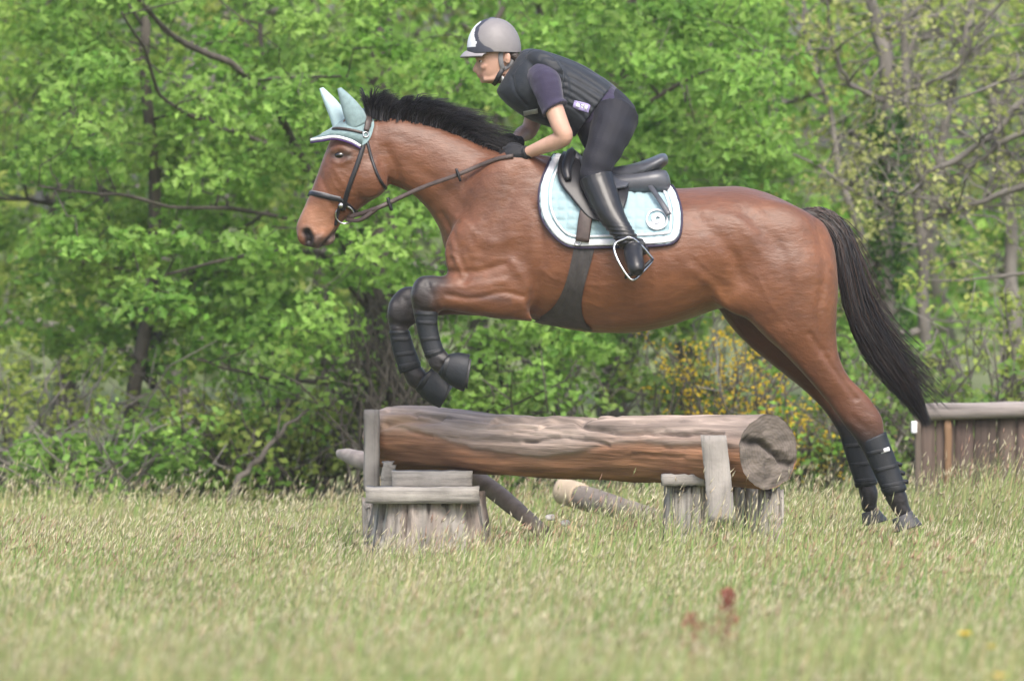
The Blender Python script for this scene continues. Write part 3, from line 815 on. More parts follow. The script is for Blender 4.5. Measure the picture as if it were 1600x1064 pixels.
def build_horse():
    t = thing('horse', 'bay horse in mid-jump over the log, black legs, mane and tail', 'horse', P(1000, 895, 0))
    parts = [body(TRUNK, 5, 40, .92), body(NECK, 5, 32, .98), body(HEAD, 5, 30, .86), body(NF, 4, 22, .95), body(FF, 4, 22, .95), body(NH, 4, 24, .92), body(FH, 4, 24, .92)]
    def bl(px, py, y, rx, ry, rz):      # muscle mass on both flanks
        for s in (-1, 1):
            c = P(px, py, 0); c[1] = s * y
            parts.append(ball(c, (rx / 350, ry, rz / 350), 22))
    bl(574, 277, .058, 33, .045, 34)      # cheek
    bl(765, 395, .15, 74, .078, 70)      # point of shoulder
    bl(795, 435, .165, 52, .072, 58)       # triceps
    bl(805, 330, .135, 75, .078, 100)      # shoulder blade
    bl(1165, 440, .18, 60, .09, 56)       # stifle
    bl(1200, 390, .14, 95, .125, 80)       # gluteal
    bl(1268, 420, .115, 40, .09, 85)       # buttock
    parts.append(ball(P(508, 371, 0), (.046, .042, .038), 18))          # chin and lower lip
    bl(478, 368, .026, 14, .026, 17)      # nostril wing
    bl(512, 300, .03, 11, .03, 42)        # facial bone
    v, f = remesh(parts, .0086, 0)
    v = smooth_verts(v, f, 12, .5, -.50)
    p0 = to_px(np.stack([v[:, 0], v[:, 1] * 0, v[:, 2]], -1))
    trunk_w = np.clip((p0[:, 0] - 660) / 50, 0, 1) * np.clip((500 + (p0[:, 0] > 1120) * 30 - p0[:, 1]) / 40, 0, 1) * np.clip((np.abs(v[:, 1]) - .05) / .06, 0, 1)
    vs = smooth_verts(v, f, 75, .5, 0)
    v = v + (vs - v) * trunk_w[:, None]
    px = to_px(np.stack([v[:, 0], v[:, 1] * 0, v[:, 2]], -1))
    st = [([(596, 260), (612, 290), (640, 310), (690, 365), (706, 405)], 6, -.010),          # jugular groove
          ([(603, 232), (618, 262), (624, 292)], 7, -.010),                                  # behind the jaw
          ([(640, 255), (700, 300), (735, 345), (742, 390)], 10, -.006),                     # neck to shoulder
          ([(815, 268), (790, 320), (762, 372), (748, 405)], 11, -.009),                     # front of shoulder
          ([(790, 300), (770, 350), (765, 385)], 9, .006),
          ([(840, 330), (846, 390), (838, 440), (828, 485)], 9, -.014),                      # behind the elbow
          ([(800, 410), (822, 440), (822, 480)], 8, .010),
          ([(705, 425), (745, 424), (790, 412)], 5, -.010),                                  # breast above forearm
          ([(700, 460), (740, 466), (785, 456), (815, 462)], 4, -.009),                      # forearm muscles
          ([(690, 446), (740, 445), (790, 438)], 5, .006),
          ([(725, 440), (735, 415), (725, 385)], 7, -.008),
          ([(1092, 345), (1135, 390), (1160, 440)], 11, -.010),                              # flank hollow
          ([(1100, 330), (1150, 345), (1190, 400)], 9, .006),
          ([(1128, 470), (1105, 440), (1080, 420)], 8, .010),                                # flank fold
          ([(1160, 330), (1210, 380), (1230, 440), (1222, 500)], 10, -.009),                 # thigh split
          ([(1272, 345), (1286, 420), (1276, 490), (1282, 545)], 7, -.010),                  # hamstring
          ([(1180, 500), (1235, 555), (1290, 615)], 6, .006),
          ([(1262, 520), (1300, 575), (1335, 622)], 4, -.009),                               # achilles groove
          ([(1328, 650), (1352, 668)], 5, -.006),
          ([(880, 480), (960, 495), (1060, 470), (1120, 448)], 10, -.005), ([(690, 335), (712, 375), (722, 415)], 6, -.010), ([(706, 398), (716, 412), (722, 428)], 4, .010), ([(735, 360), (770, 380), (800, 372)], 9, .006), ([(850, 300), (835, 360), (842, 420)], 10, .005), ([(1060, 330), (1110, 315), (1170, 318)], 12, .006), ([(1135, 468), (1150, 430), (1145, 395)], 7, -.007),                   # belly line
          ([(498, 270), (512, 300), (520, 325)], 5, -.006), ([(522, 262), (545, 300)], 6, .006),
          ([(520, 236), (532, 231), (545, 238)], 4, .009), ([(520, 252), (532, 256), (546, 250)], 3.5, .007), ([(532, 243)], 6, -.006),
          ([(526, 361), (516, 372), (503, 384)], 2.6, -.010),                                # mouth
          ([(474, 357), (484, 358), (491, 368), (490, 380)], 3.2, .008), ([(480, 363), (484, 372), (483, 380)], 4.6, -.030),
          ([(505, 368), (492, 378)], 4, .005), ([(548, 322), (530, 340)], 6, -.005),
          ([(655, 446), (650, 462)], 6, .010), ([(648, 482), (666, 486), (684, 486)], 4, -.008), ([(682, 470), (690, 480)], 5, .009), ([(668, 440), (676, 462), (684, 478)], 4, -.007), ([(612, 476), (610, 492)], 6, .010), ([(610, 506), (640, 510)], 4, -.008), ([(632, 468), (640, 492)], 4, -.006), ([(672, 568), (684, 574)], 5, .006), ([(699, 556), (694, 562)], 4, .008)]
    for k in range(7):                                                                       # faint ribs
        st.append(([(900 + k * 26, 385), (912 + k * 27, 430), (905 + k * 28, 478)], 6, .0022))
    # veins and tendons in the skin
    for pl in ([(1085, 400), (1110, 425), (1140, 440)], [(720, 340), (745, 370), (740, 400)], [(700, 330), (730, 350), (760, 350)], [(1180, 430), (1205, 480), (1240, 520)], [(535, 268), (552, 285), (556, 305)], [(515, 270), (525, 290), (535, 300)], [(845, 420), (880, 440), (960, 445)]):
        st.append((pl, 2.6, .003))
    st = [(a_, w_ * 1.05, h_ * (.75 if min(p_[0] for p_ in a_) > 560 else 1.0)) for a_, w_, h_ in st]
    v = sculpt(v, f, st, px)
    v = smooth_verts(v, f, 1)
    n = normals_of(v, f)
    v = v + n * (0.0022 * fbm(v * np.array([7, 9, 9]), 5, 3))[:, None]
    # coat colour
    px = to_px(np.stack([v[:, 0], v[:, 1] * 0, v[:, 2]], -1)); x, y = px[:, 0], px[:, 1]
    nz = fbm(v * 5, 9, 3)
    col = np.tile(np.array([.112, .043, .0205]), (len(v), 1))
    def mix(c, w): 
        nonlocal col
        w = np.clip(w, 0, 1)[:, None]; col = col * (1 - w) + np.array(c) * w
    def reg(poly, w):  return np.exp(-(seg_dist(px, np.array(poly, float)) / w) ** 2)
    mix((0.160, 0.064, 0.029), .5 * np.clip(nz, 0, 1))
    mix((0.155, 0.062, 0.025), .8 * reg([(870, 500), (1000, 500), (1120, 470)], 45))              # golden belly
    mix((0.150, 0.058, 0.024), .8 * reg([(1290, 380), (1300, 470)], 40))
    mix((0.112, 0.045, 0.024), .75 * reg([(640, 200), (760, 235), (860, 245)], 26))             # dark under the mane
    mix((0.115, 0.048, 0.026), .6 * reg([(900, 275), (1060, 290), (1200, 300), (1250, 325)], 16))
    mix((0.108, 0.040, 0.023), .7 * reg([(500, 260), (490, 300)], 20))                            # nose bridge
    mix((.27, .13, .075), .85 * reg([(475, 335), (500, 352)], 24))                             # mealy muzzle
    mix((.15, .11, .095), .8 * reg([(520, 374), (508, 382)], 9))
    mix((.10, .075, .07), .7 * reg([(497, 374), (490, 386)], 8))
    mix((.02, .016, .016), 1.5 * reg([(479, 362), (484, 371), (484, 382)], 7.5))               # nostril skin
    mix((.03, .02, .018), 1.1 * reg([(527, 360), (514, 372), (502, 385)], 3.6))
    mix((.045, .026, .02), 1.0 * reg([(522, 243), (545, 242)], 8))                             # eyelid skin
    col = col * (1 + .13 * fbm(v * [26, 40, 40], 19, 3) + .17 * fbm(v * [2.2, 3, 3], 29, 3))[:, None]
    black = (.010, .0085, .010)
    sm = lambda a, b, q: np.clip((q - a) / (b - a), 0, 1) ** 1.0
    fl = (x < 800) & (y > 420)
    mix(black, fl * sm(715 + 12 * 0, 672, x + 8 * nz))                                         # front legs to the knee
    mix(black, fl * sm(488, 515, y))
    mix((.030, .020, .018), .6 * fl * np.clip(nz + .3, 0, 1) * reg([(665, 445), (655, 470), (620, 480)], 26))
    mix(black, .75 * fl * reg([(690, 436), (650, 445)], 14))
    mix((0.072, 0.032, 0.022), .7 * fl * reg([(690, 452), (800, 470)], 7))
    hl = (x > 1180) & (y > 520)
    mix((0.086, 0.036, 0.022), .8 * hl * sm(560, 640, y))
    mix(black, hl * (v[:, 1] > 0) * sm(625, 668, y + 10 * nz))
    mix(black, hl * (v[:, 1] <= 0) * sm(655, 694, y + 10 * nz + .25 * (1345 - x)))
    mix((.085, .035, .021), .8 * ((v[:, 1] > .02) & (y > 470) & (y < 610) & (x > 1080)))                    # shade on the far inner thigh, put into the coat colour
    mix((.05, .03, .03), .8 * reg([(1140, 478), (1160, 490)], 14) * (np.abs(v[:, 1]) < .2))
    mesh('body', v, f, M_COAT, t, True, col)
    H = bvh_of(v, f)
    # eyes
    for s in (-1, 1):
        x0, _, z0 = P(532, 243, 0)
        hit = H.ray_cast(Vector((x0, s * 2, z0)), Vector((0, -s, 0)))[0]
        c = np.array(hit); c[1] -= s * .006
        mesh('eye', *ball(c, (.025, .016, .0165), 20), M_EYE, t)
    # hooves
    for fr, to, yc in ([(704, 596, 716, 560), (730, 607, 737, 561), -.15], [(662, 618, 684, 586), (692, 631, 707, 604), .15],
                       [(1394, 812, 1424, 797), (1398, 832, 1441, 819), -.12], [(1346, 802, 1372, 794), (1348, 822, 1388, 812), .12]):
        a = [(*fr, .042, yc), (*[(p + q) / 2 for p, q in zip(fr, to)], .05, yc), (*to, .056, yc)]
        mesh('hoof', *body(a, 5, 24, .9), M_HOOF, t)
    # mane: strands rooted on the crest, blown up and back
    crest = cr(np.array([(572, 176), (600, 184), (640, 187), (680, 194), (720, 208), (760, 228), (785, 244)], float), 12)
    N = 6000
    u = rng.random(N)
    r0 = np.stack([np.interp(u, np.linspace(0, 1, len(crest)), crest[:, k]) for k in (0, 1)], -1)
    clump = np.floor(u * 70 + rng.normal(0, .3, N)).astype(int)
    cj = np.random.default_rng(3).normal(0, 1, (200, 3))[np.clip(clump, 0, 199)]
    up = np.interp(u, [0, .08, .4, .65, .85, 1], [38, 44, 46, 32, 15, 8]) * rng.uniform(.6, 1.06, N) * (1 + .09 * cj[:, 0])
    back = np.interp(u, [0, .08, .4, .65, .85, 1], [4, 18, 38, 48, 52, 42]) * rng.uniform(.6, 1.15, N) * (1 + .22 * cj[:, 1])
    back += (u < .05) * -10
    K = 5; S = np.zeros((N, K, 3))
    yo = rng.normal(0, .014, N); ys = rng.normal(0, .025, N) + .02 * cj[:, 2]
    for k in range(K):
        s = k / (K - 1)
        dx = back * (s ** 1.7); dy = -up * np.sin(s * 1.5) / math.sin(1.5) + np.interp(u, [0, .5, 1], [2, 10, 30]) * s ** 2.5
        q = np.array([P(a, b, 0) for a, b in zip(r0[:, 0] + dx + 1.2 * cj[:, 1] * s, r0[:, 1] + 6 + dy)])
        q[:, 1] = yo + ys * s
        S[:, k] = q
    hair('mane', S, rng.uniform(.0018, .0032, N), np.array([.009, .008, .010]), t)
    # tail: from the dock in a falling curve
    tl = cr(np.array([(1258, 333, 0), (1287, 338, 0), (1313, 365, -.01), (1327, 415, -.02), (1342, 485, -.02), (1372, 545, -.03), (1410, 598, -.03), (1440, 648, -.03)], float), 6)
    wid = np.interp(np.linspace(0, 1, len(tl)), [0, .1, .3, .5, .7, .88, 1], [7, 11, 14, 18, 21, 18, 7])
    tg = np.gradient(tl[:, :2], axis=0); tg /= np.linalg.norm(tg, axis=1)[:, None]; nr = np.stack([-tg[:, 1], tg[:, 0]], -1)
    N = 5400; K = 7
    a0 = rng.random(N) ** 1.6 * .45; L = rng.uniform(.5, 1.05, N) * (1 - a0 * .4); a1 = np.minimum(a0 + L, rng.uniform(.86, 1.07, N))
    lane = rng.normal(0, .45, N).clip(-1.05, 1.05); laney = rng.normal(0, .45, N).clip(-1.1, 1.1)
    wav = rng.normal(0, .12, (N, 1)); fly = (rng.random(N) < .06) * rng.uniform(.3, 1.0, N)
    S = np.zeros((N, K, 3)); ar = np.linspace(0, 1, len(tl))
    for k in range(K):
        s = a0 + (a1 - a0) * k / (K - 1); sc = np.minimum(s, 1)
        g = lambda arr: np.interp(sc, ar, arr)
        ln = lane * (1 + .15 * (s - a0)) + wav[:, 0] * np.sin(s * 9 + lane * 7)
        ex = (s - sc) * 260
        x = g(tl[:, 0]) + g(nr[:, 0]) * g(wid) * ln + ex * .6 + fly * (k / (K - 1)) ** 2 * 45
        y = g(tl[:, 1]) + g(nr[:, 1]) * g(wid) * ln + ex - fly * (k / (K - 1)) ** 2 * 25
        q = np.array([P(p_, q_, 0) for p_, q_ in zip(x, y)])
        q[:, 1] = g(tl[:, 2]) + laney * g(wid) / 350 * .9
        S[:, k] = q
    hair('tail', S, rng.uniform(.002, .0038, N), np.array([.008, .007, .009]), t, brown=(a0 < .1))
    dock = limb([(1240, 345, 0, .03), (1262, 336, 0, .032), (1290, 345, 0, .032), (1312, 372, 0, .026), (1324, 410, 0, .014)], 4, 14)
    mesh('tail_dock', *dock, M_HAIRD, t)
    return t, H, v, f

M_HAIRD = pm('dark_dock_hair', (.018, .012, .011), rough=.5, var=.3, scale=40, bump=.5, bscale=120, stretch=(1, 1, 3))

def hair(name, S, w, col, parent, brown=None):
    """S (N,K,3) strands -> three-sided tapering hairs in one mesh"""
    N, K, _ = S.shape
    tg = np.gradient(S, axis=1); tg /= np.linalg.norm(tg, axis=2, keepdims=True) + 1e-12
    rv = rng.normal(0, 1, (N, 1, 3))
    u = np.cross(tg, rv); u /= np.linalg.norm(u, axis=2, keepdims=True) + 1e-12
    b = np.cross(tg, u)
    tp = np.linspace(1, .15, K)[None, :, None] * w[:, None, None]
    R = [S + tp * (math.cos(a) * u + math.sin(a) * b) for a in (0, 2.094, 4.189)]
    v = np.stack(R, 2).reshape(-1, 3)
    i = (np.arange(N)[:, None] * K + np.arange(K - 1)[None]).reshape(-1, 1) * 3
    q = np.vstack([i + [0, 1, 4, 3], i + [1, 2, 5, 4], i + [2, 0, 3, 5]])
    c = np.tile(col, (N, 1)) * rng.uniform(.5, 1.6, (N, 1))
    if brown is not None:
        c = np.where((brown | (rng.random(N) < .06))[:, None], np.array([.04, .022, .016]) * rng.uniform(.5, 1.3, (N, 1)), c)
    return tag(mesh(name, v, q, M_HAIR, parent, True, np.repeat(c, K * 3, axis=0)), kind='stuff')

HORSE, HB, HV, HF = build_horse()

def cast(px, py, side=-1, off=0.0, tree_=None):
    """the point of the horse's flank that lies at that spot of its side view"""
    B = tree_ or HB
    x, _, z = P(px, py, 0)
    h = B.ray_cast(Vector((x, side * 2, z)), Vector((0, -side, 0)))
    if h[0] is None:
        h = B.find_nearest(Vector((x, 0, z)))
        p = np.array([x, 0, z]); n = np.array(h[1])
        n = p - np.array(h[0]); n = n / (np.linalg.norm(n) + 1e-9)
        return np.array(h[0]) + n * off, n
    p = np.array(h[0]); n = np.array(h[1])
    return p + n * off, n

def lap(a, it):
    for _ in range(it):
        a = a.copy(); a[1:-1] = .5 * a[1:-1] + .25 * (a[:-2] + a[2:])
    return a

def ribbon(pts, nrm, width, thick):
    """flat strap through pts, lying on surface normals nrm; width may be an array"""
    pts = np.asarray(pts, float); nrm = np.asarray(nrm, float)
    tg = np.gradient(pts, axis=0); tg /= np.linalg.norm(tg, axis=1)[:, None] + 1e-12
    nrm = nrm - tg * (nrm * tg).sum(1)[:, None]; nrm /= np.linalg.norm(nrm, axis=1)[:, None] + 1e-12
    b = np.cross(tg, nrm)
    w = np.broadcast_to(np.asarray(width, float), (len(pts),))[:, None] / 2
    h = thick / 2
    R = np.stack([pts - b * w - nrm * h, pts + b * w - nrm * h, pts + b * w * .96 + nrm * h * .3, pts + b * w * .8 + nrm * h, pts - b * w * .8 + nrm * h, pts - b * w * .96 + nrm * h * .3], 1)
    return loft(R)

def strap(line, width, thick=.005, off=.004, sides=(-1,), m=6, sm=3, over=False, tree_=None):
    """strap laid on the horse along a side-view pixel line; over=True: near line, then its mirror on the far side"""
    pl = cr(np.array(line, float), m)
    out = []
    def one(s):
        P_, N_ = zip(*[cast(a, b, s, off, tree_) for a, b in pl])
        return np.array(P_), np.array(N_)
    if over:
        p1, n1 = one(-1); p2, n2 = one(1)
        p = np.vstack([p1[::-1], p2]); n = np.vstack([n1[::-1], n2])
        keep = np.ones(len(p), bool); d = np.linalg.norm(np.diff(p, axis=0), axis=1); keep[1:] = d > 1e-4
        p, n = lap(p[keep], sm), lap(n[keep], sm)
        return ribbon(p, n, width, thick)
    for s in sides:
        p, n = one(s)
        out.append(ribbon(lap(p, sm), lap(n, sm), width, thick))
    return join(out)

def torus(c, R, r, n1=28, n2=10, axis=(0, 1, 0)):
    ax = np.array(axis, float); ax /= np.linalg.norm(ax)
    u = np.cross(ax, [0.3, 0.2, 1]); u /= np.linalg.norm(u); w = np.cross(ax, u)
    a = np.linspace(0, 2 * np.pi, n1 + 1)
    t = np.linspace(0, 2 * np.pi, n2, endpoint=False)
    Rg = []
    for k in a:
        d = math.cos(k) * u + math.sin(k) * w
        Rg.append(np.array(c) + d * R + r * (np.cos(t)[:, None] * d + np.sin(t)[:, None] * ax))
    return loft(Rg, False)

# ------------------------------------------------------------------ tack
M_STRAPD = pm('boot_strap', (.016, .018, .022), rough=.65, var=.3, scale=30, bump=.3, bscale=160)
def build_tack():
    # leg boots and bell boots
    def boot(name, label, secs, straps, side, group, patch=None, cat='leg boot'):
        t = thing(name, label, cat, P(secs[-1][0], secs[-1][1], secs[0][5]), group)
        sv, sf = body(secs, 5, 26, .9)
        mesh('shell', sv, sf, M_NEO, t)
        SB = bvh_of(sv, sf); S0 = np.array(secs, float)
        if cat == 'leg boot':
            for q in (.3, .55, .78):
                k = q * (len(S0) - 1); i = int(k); r = S0[i] * (1 - k + i) + S0[min(i + 1, len(S0) - 1)] * (k - i)
                f_, b_ = r[:2], r[2:4]
                ln = [f_ * (1 - u) + b_ * u + [0, 3 * u] for u in np.linspace(.1, .96, 7)]
                pl_, nl_ = [], []
                for p_ in ln:
                    x_, _, z_ = P(p_[0], p_[1], r[5]); h = SB.ray_cast(Vector((x_, -2, z_)), Vector((0, 1, 0)))
                    if h[0] is not None: pl_.append(np.array(h[0]) + np.array(h[1]) * .003); nl_.append(np.array(h[1]))
                if len(pl_) > 3: mesh('closing_strap', *ribbon(np.array(pl_), np.array(nl_), .017, .0025), M_STRAPD, t)
        for sx in straps:
            mesh('strap', *body(sx, 3, 22, .9), M_RUB, t)
        if patch: patch(t)
        return t
    g = 'horse leg boots'
    nf = [(647, 486, 684, 487, .041, -.15), (648, 494, 684, 494, .041, -.15), (651, 512, 684, 509, .038, -.15), (657, 536, 688, 530, .037, -.15), (663, 554, 693, 545, .039, -.15), (666, 561, 696, 550, .040, -.15)]
    def ins(a, b, t, gr=3, hw=.052):
        p = np.array(a[:4]) * (1 - t) + np.array(b[:4]) * t
        c = (p[:2] + p[2:]) / 2
        o = lambda q: c + (q - c) * (1 + gr / max(1, np.linalg.norm(q - c)))
        return (*o(p[:2]), *o(p[2:]), hw, a[5])
    def bands(secs, ts, hw):
        r = []
        for t0 in ts:
            k = t0 * (len(secs) - 1); i = int(k); i = min(i, len(secs) - 2)
            r.append([ins(secs[i], secs[i + 1], k - i - .25, .2, hw - .002), ins(secs[i], secs[i + 1], k - i - .2, .9, hw), ins(secs[i], secs[i + 1], k - i + .2, .9, hw), ins(secs[i], secs[i + 1], k - i + .25, .2, hw - .002)])
        return r
    boot('tendon_boot', 'black tendon boot on the nearer bent foreleg', nf, bands(nf, (.12, .86), .044), -1, g)
    ff = [(608, 517, 639, 516, .041, .15), (609, 525, 641, 522, .041, .15), (614, 550, 648, 544, .039, .15), (621, 572, 655, 562, .04, .15), (625, 584, 658, 573, .04, .15)]
    boot('tendon_boot', 'black tendon boot on the farther, more left foreleg', ff, bands(ff, (.12, .86), .044), 1, g)
    nh = [(1344, 692, 1384, 674, .046, -.12), (1349, 704, 1390, 692, .047, -.12), (1361, 730, 1400, 717, .044, -.12), (1374, 758, 1411, 748, .045, -.12), (1381, 774, 1417, 765, .047, -.12)]
    def logo(t):
        q = [P(1374, 703, -.1675), P(1389, 698, -.1675), P(1391, 704, -.1675), P(1377, 709, -.1675)]
        v = np.array(q + [p + [0, .03, 0] for p in q])
        mesh('logo_patch', v, [np.array([[0, 1, 2, 3], [4, 7, 6, 5], [0, 4, 5, 1], [1, 5, 6, 2], [2, 6, 7, 3], [3, 7, 4, 0]])], M_WHITE, t, False)
        for k in range(3):
            mesh('strap_tab', *limb([(1396 + k * 6, 722 + k * 15, -.12, .012), (1409 + k * 5, 727 + k * 13, -.115, .009)], 3, 8), M_RUB, t)
    boot('hind_boot', 'black hind boot with a small white patch, on the rearmost leg', nh, bands(nh, (.9,), .048), -1, g, logo)
    fh = [(1311, 673, 1351, 668, .042, .12), (1315, 690, 1354, 685, .042, .12), (1324, 720, 1360, 714, .04, .12), (1334, 750, 1368, 744, .04, .12), (1337, 762, 1371, 756, .042, .12)]
    boot('hind_boot', 'plain black hind boot on the leg partly hidden behind the other', fh, bands(fh, (.9,), .043), 1, g)
    g2 = 'bell boots on the front hooves'
    b1 = [(684, 584, 695, 560, .036, -.15), (691, 591, 701, 554, .047, -.15), (704, 602, 716, 551, .056, -.15), (719, 610, 731, 553, .064, -.15), (725, 611, 734, 554, .066, -.15), (726, 607, 734, 558, .058, -.15)]
    boot('bell_boot', 'black rubber bell boot on the higher front hoof', b1, bands(b1, (.2,), .05), -1, g2, cat='bell boot')
    b2 = [(645, 603, 668, 581, .036, .15), (652, 612, 677, 575, .047, .15), (664, 625, 690, 578, .056, .15), (681, 635, 701, 591, .064, .15), (688, 637, 705, 597, .066, .15), (689, 632, 704, 602, .058, .15)]
    boot('bell_boot', 'black rubber bell boot on the lower front hoof', b2, bands(b2, (.2,), .05), 1, g2, cat='bell boot')

    # ear bonnet
    t = thing('ear_bonnet', 'grey-green knitted ear bonnet with white and purple trim on the horse\'s head', 'ear bonnet', P(545, 190, 0))
    top = cr(np.array([(486, 216), (508, 206), (530, 190), (552, 172), (576, 166), (584, 178)], float), 5)
    lowr = cr(np.array([(500, 218), (524, 215), (548, 222), (566, 228), (578, 218), (585, 196)], float), 5)
    hoodp = []
    R = 15
    rows = []
    for s in (-1, 1):
        for k in np.linspace(0, 1, R) if s == -1 else np.linspace(1, 0, R)[1:]:
            row = []
            for a, b in zip(top, lowr):
                q = b * (1 - k) + a * k
                p, n = cast(q[0], q[1], s, .007)
                p = P(q[0], q[1], 0) * [1, 0, 1] + [0, p[1], 0] if k < .999 else P(q[0], q[1], 0)
                if k > .6: p[1] *= 1 - ((k - .6) / .4) ** 2.2 * (0.9 if k > .99 else .5)
                row.append(p)
            rows.append(row)
    G = np.array(rows); m_, n_ = G.shape[:2]
    for _ in range(3):
        G[1:-1] = .5 * G[1:-1] + .25 * (G[:-2] + G[2:]); G[:, 1:-1] = .5 * G[:, 1:-1] + .25 * (G[:, :-2] + G[:, 2:])
    i = np.arange(m_ - 1)[:, None] * n_; j = np.arange(n_ - 1)[None]
    q = np.stack([i + j, i + j + 1, i + n_ + j + 1, i + n_ + j], -1).reshape(-1, 4)
    hv = G.reshape(-1, 3)
    nn = normals_of(hv, [q]); cc = P(550, 225, 0)
    if ((hv - cc) * nn).sum() < 0: nn = -nn
    hood = mesh('hood', np.vstack([hv, hv + nn * .004]), [np.vstack([q, q[:, ::-1] + len(hv)])], M_BONNET, t)
    BB = bvh_of(np.vstack([hv + nn * .004]), [q])
    # visor-like lower rim with its trims
    for nm, mt, w, lift in (('white_trim', M_WHITE, .012, 0), ('purple_trim', pm('purple_trim', (.06, .025, .13), rough=.7), .007, 4)):
        for s in (-1, 1):
            ln = cr(np.array([(485, 219), (500, 217), (524, 214), (548, 220), (564, 229)], float) + [0, lift], 6)
            yy = np.interp(ln[:, 0], [485, 500, 524, 548, 566], [.0, .05, .085, .10, .095]) * s
            pp = np.array([P(a, b, 0) for a, b in ln]); pp[:, 1] = yy
            mesh(nm, *ribbon(pp, np.tile([-.3, s * .8, .1], (len(pp), 1)), w, .004), mt, t)
    vis = []
    for s in (-1, 1):
        a = cr(np.array([(486, 217), (502, 212), (524, 206), (548, 208), (568, 214)], float), 6); b = cr(np.array([(485, 220), (501, 217), (524, 215), (548, 221), (566, 229)], float), 6)
        ya = np.interp(a[:, 0], [486, 502, 524, 548, 568], [0, .048, .08, .095, .095]) * s; yb = np.interp(b[:, 0], [485, 501, 524, 548, 566], [.0, .05, .085, .10, .095]) * s
        pa = np.array([P(*k) for k in a]); pa[:, 1] = ya; pb = np.array([P(*k) for k in b]); pb[:, 1] = yb
        g_ = np.vstack([pa, pb, pb + [0, -.003 * s, .003], pa + [0, -.003 * s, .003]]); k = len(a)
        ii = np.arange(k - 1)[:, None]
        vis.append((g_, [np.vstack([ii + [0, 1, k + 1, k], ii + [2 * k, 3 * k, 3 * k + 1, 2 * k + 1], ii + [k, k + 1, 2 * k + 1, 2 * k]])]))
    mesh('fringe', *join(vis), M_BONNET, t)
    M_EARF = pm('pale_ear_cloth', (.42, .56, .60), rough=.85, var=.1, scale=50, bump=.4, bscale=260)
    for nm, rows_, yc, mt in (('ear_sleeve', [(546, 206, 574, 190, .03, -.045), (540, 190, 570, 176, .034, -.05), (534, 170, 558, 160, .03, -.055), (529, 150, 545, 147, .02, -.06), (527, 139, 533, 137, .006, -.062)], 0, M_BONNET),
                              ('ear_sleeve', [(520, 200, 548, 186, .03, .045), (515, 184, 538, 172, .033, .05), (508, 166, 527, 158, .028, .055), (502, 150, 515, 146, .018, .06), (499, 139, 505, 137, .006, .062)], 0, M_EARF)):
        v, f = body(rows_, 6, 22, .9)
        mesh(nm, v, f, mt, t)

    # bridle
    t = thing('bridle', 'dark leather bridle with steel bit ring and reins on the horse\'s head', 'bridle', P(545, 330, 0))
    mesh('noseband', *strap([(466, 301), (478, 301), (500, 305), (520, 310), (533, 313), (556, 331)], .021, .006, .005, over=True), M_LEA, t)
    mesh('noseband_lining', *strap([(467, 297.5), (478, 297.5), (500, 301), (520, 306), (533, 309)], .008, .004, .005, over=True), M_STRAP, t)
    for s in (-1, 1):
        mesh('cheekpiece', *strap([(572, 206), (567, 232), (556, 266), (546, 292), (538, 318), (536, 328)], .021, .006, .007, (s,)), M_LEA, t)
        mesh('cheek_strap', *strap([(577, 172), (575, 190), (572, 206)], .026, .006, .016, (s,)), M_BRN, t)
        mesh('throatlatch', *strap([(574, 222), (582, 252), (592, 278), (602, 294)], .013, .005, .006, (s,)), M_LEA, t)
        mesh('chin_strap', *strap([(534, 316), (527, 334), (524, 352)], .016, .005, .006, (s,)), M_LEA, t)
        c, n = cast(538, 334, s, .012)
        mesh('bit_ring', *torus(c, .040, .0048, 30, 10, (n[0] * .4, n[1], n[2] * .4)), M_STEEL, t)
        bk, n = cast(571, 212, s, .014)
        mesh('buckle', *torus(bk, .012, .003, 16, 8, n), M_STEEL, t)
        bk, n = cast(533, 320, s, .014)
        mesh('buckle', *ball(bk, (.012, .006, .012), 14), M_STEEL, t)
    mesh('browband', *strap([(503, 203), (520, 202), (545, 204), (566, 209)], .012, .007, .014, over=True), M_BRN, t)
    mesh('headpiece', *strap([(582, 164), (578, 176), (574, 200)], .028, .006, .014, over=True), M_BRN, t)
    # reins: from the bit up to the hands
    for s, hp in ((-1, (802, 244, -.13)), (1, (806, 228, .085))):
        c, n = cast(541, 336, s, .02)
        mid = [np.array(P(585, 327, 0)) + [0, s * .125, 0], np.array(P(610, 316, 0)) + [0, s * .12, 0], np.array(P(660, 293, 0)) + [0, s * .125, 0], np.array(P(712, 275, 0)) + [0, s * .15, 0], np.array(P(745, 261, 0)) + [0, s * .15, 0], np.array(P(775, 249, 0)) + [0, s * .12, 0]]
        for k_ in (2, 3, 4, 5):
            q_ = to_px(mid[k_] * [1, 0, 1]); hy = abs(cast(q_[0], q_[1], s, .014)[0][1]); mid[k_][1] = s * max(abs(mid[k_][1]), hy) if k_ < 5 else s * max(.1, hy)
        e = np.array(P(hp[0], hp[1], 0)); e[1] = hp[2]
        pl = cr(np.vstack([c, mid, e]), 6)
        ins_ = np.arange(len(pl)) > 14
        for k_ in np.where(ins_)[0]:
            q_ = to_px(pl[k_] * [1, 0, 1]); x_, _, z_ = P(q_[0], q_[1], 0)
            h_ = HB.ray_cast(Vector((x_, s * 2, z_)), Vector((0, -s, 0)))[0]
            if h_ is not None: pl[k_, 1] = s * max(abs(pl[k_, 1]), abs(h_[1]) + .012)
        pl = lap(pl, 3)
        rn = mesh('rein', *ribbon(pl, np.tile([0, s, .25], (len(pl), 1)), .019, .005), M_BRN, t)
        p0 = np.array(P(541, 343, 0)); p0[1] = c[1]
        pl2 = cr(np.vstack([p0, np.array(P(562, 344, 0)) + [0, s * .11, 0], np.array(P(587, 328, 0)) + [0, s * .122, 0]]), 6)
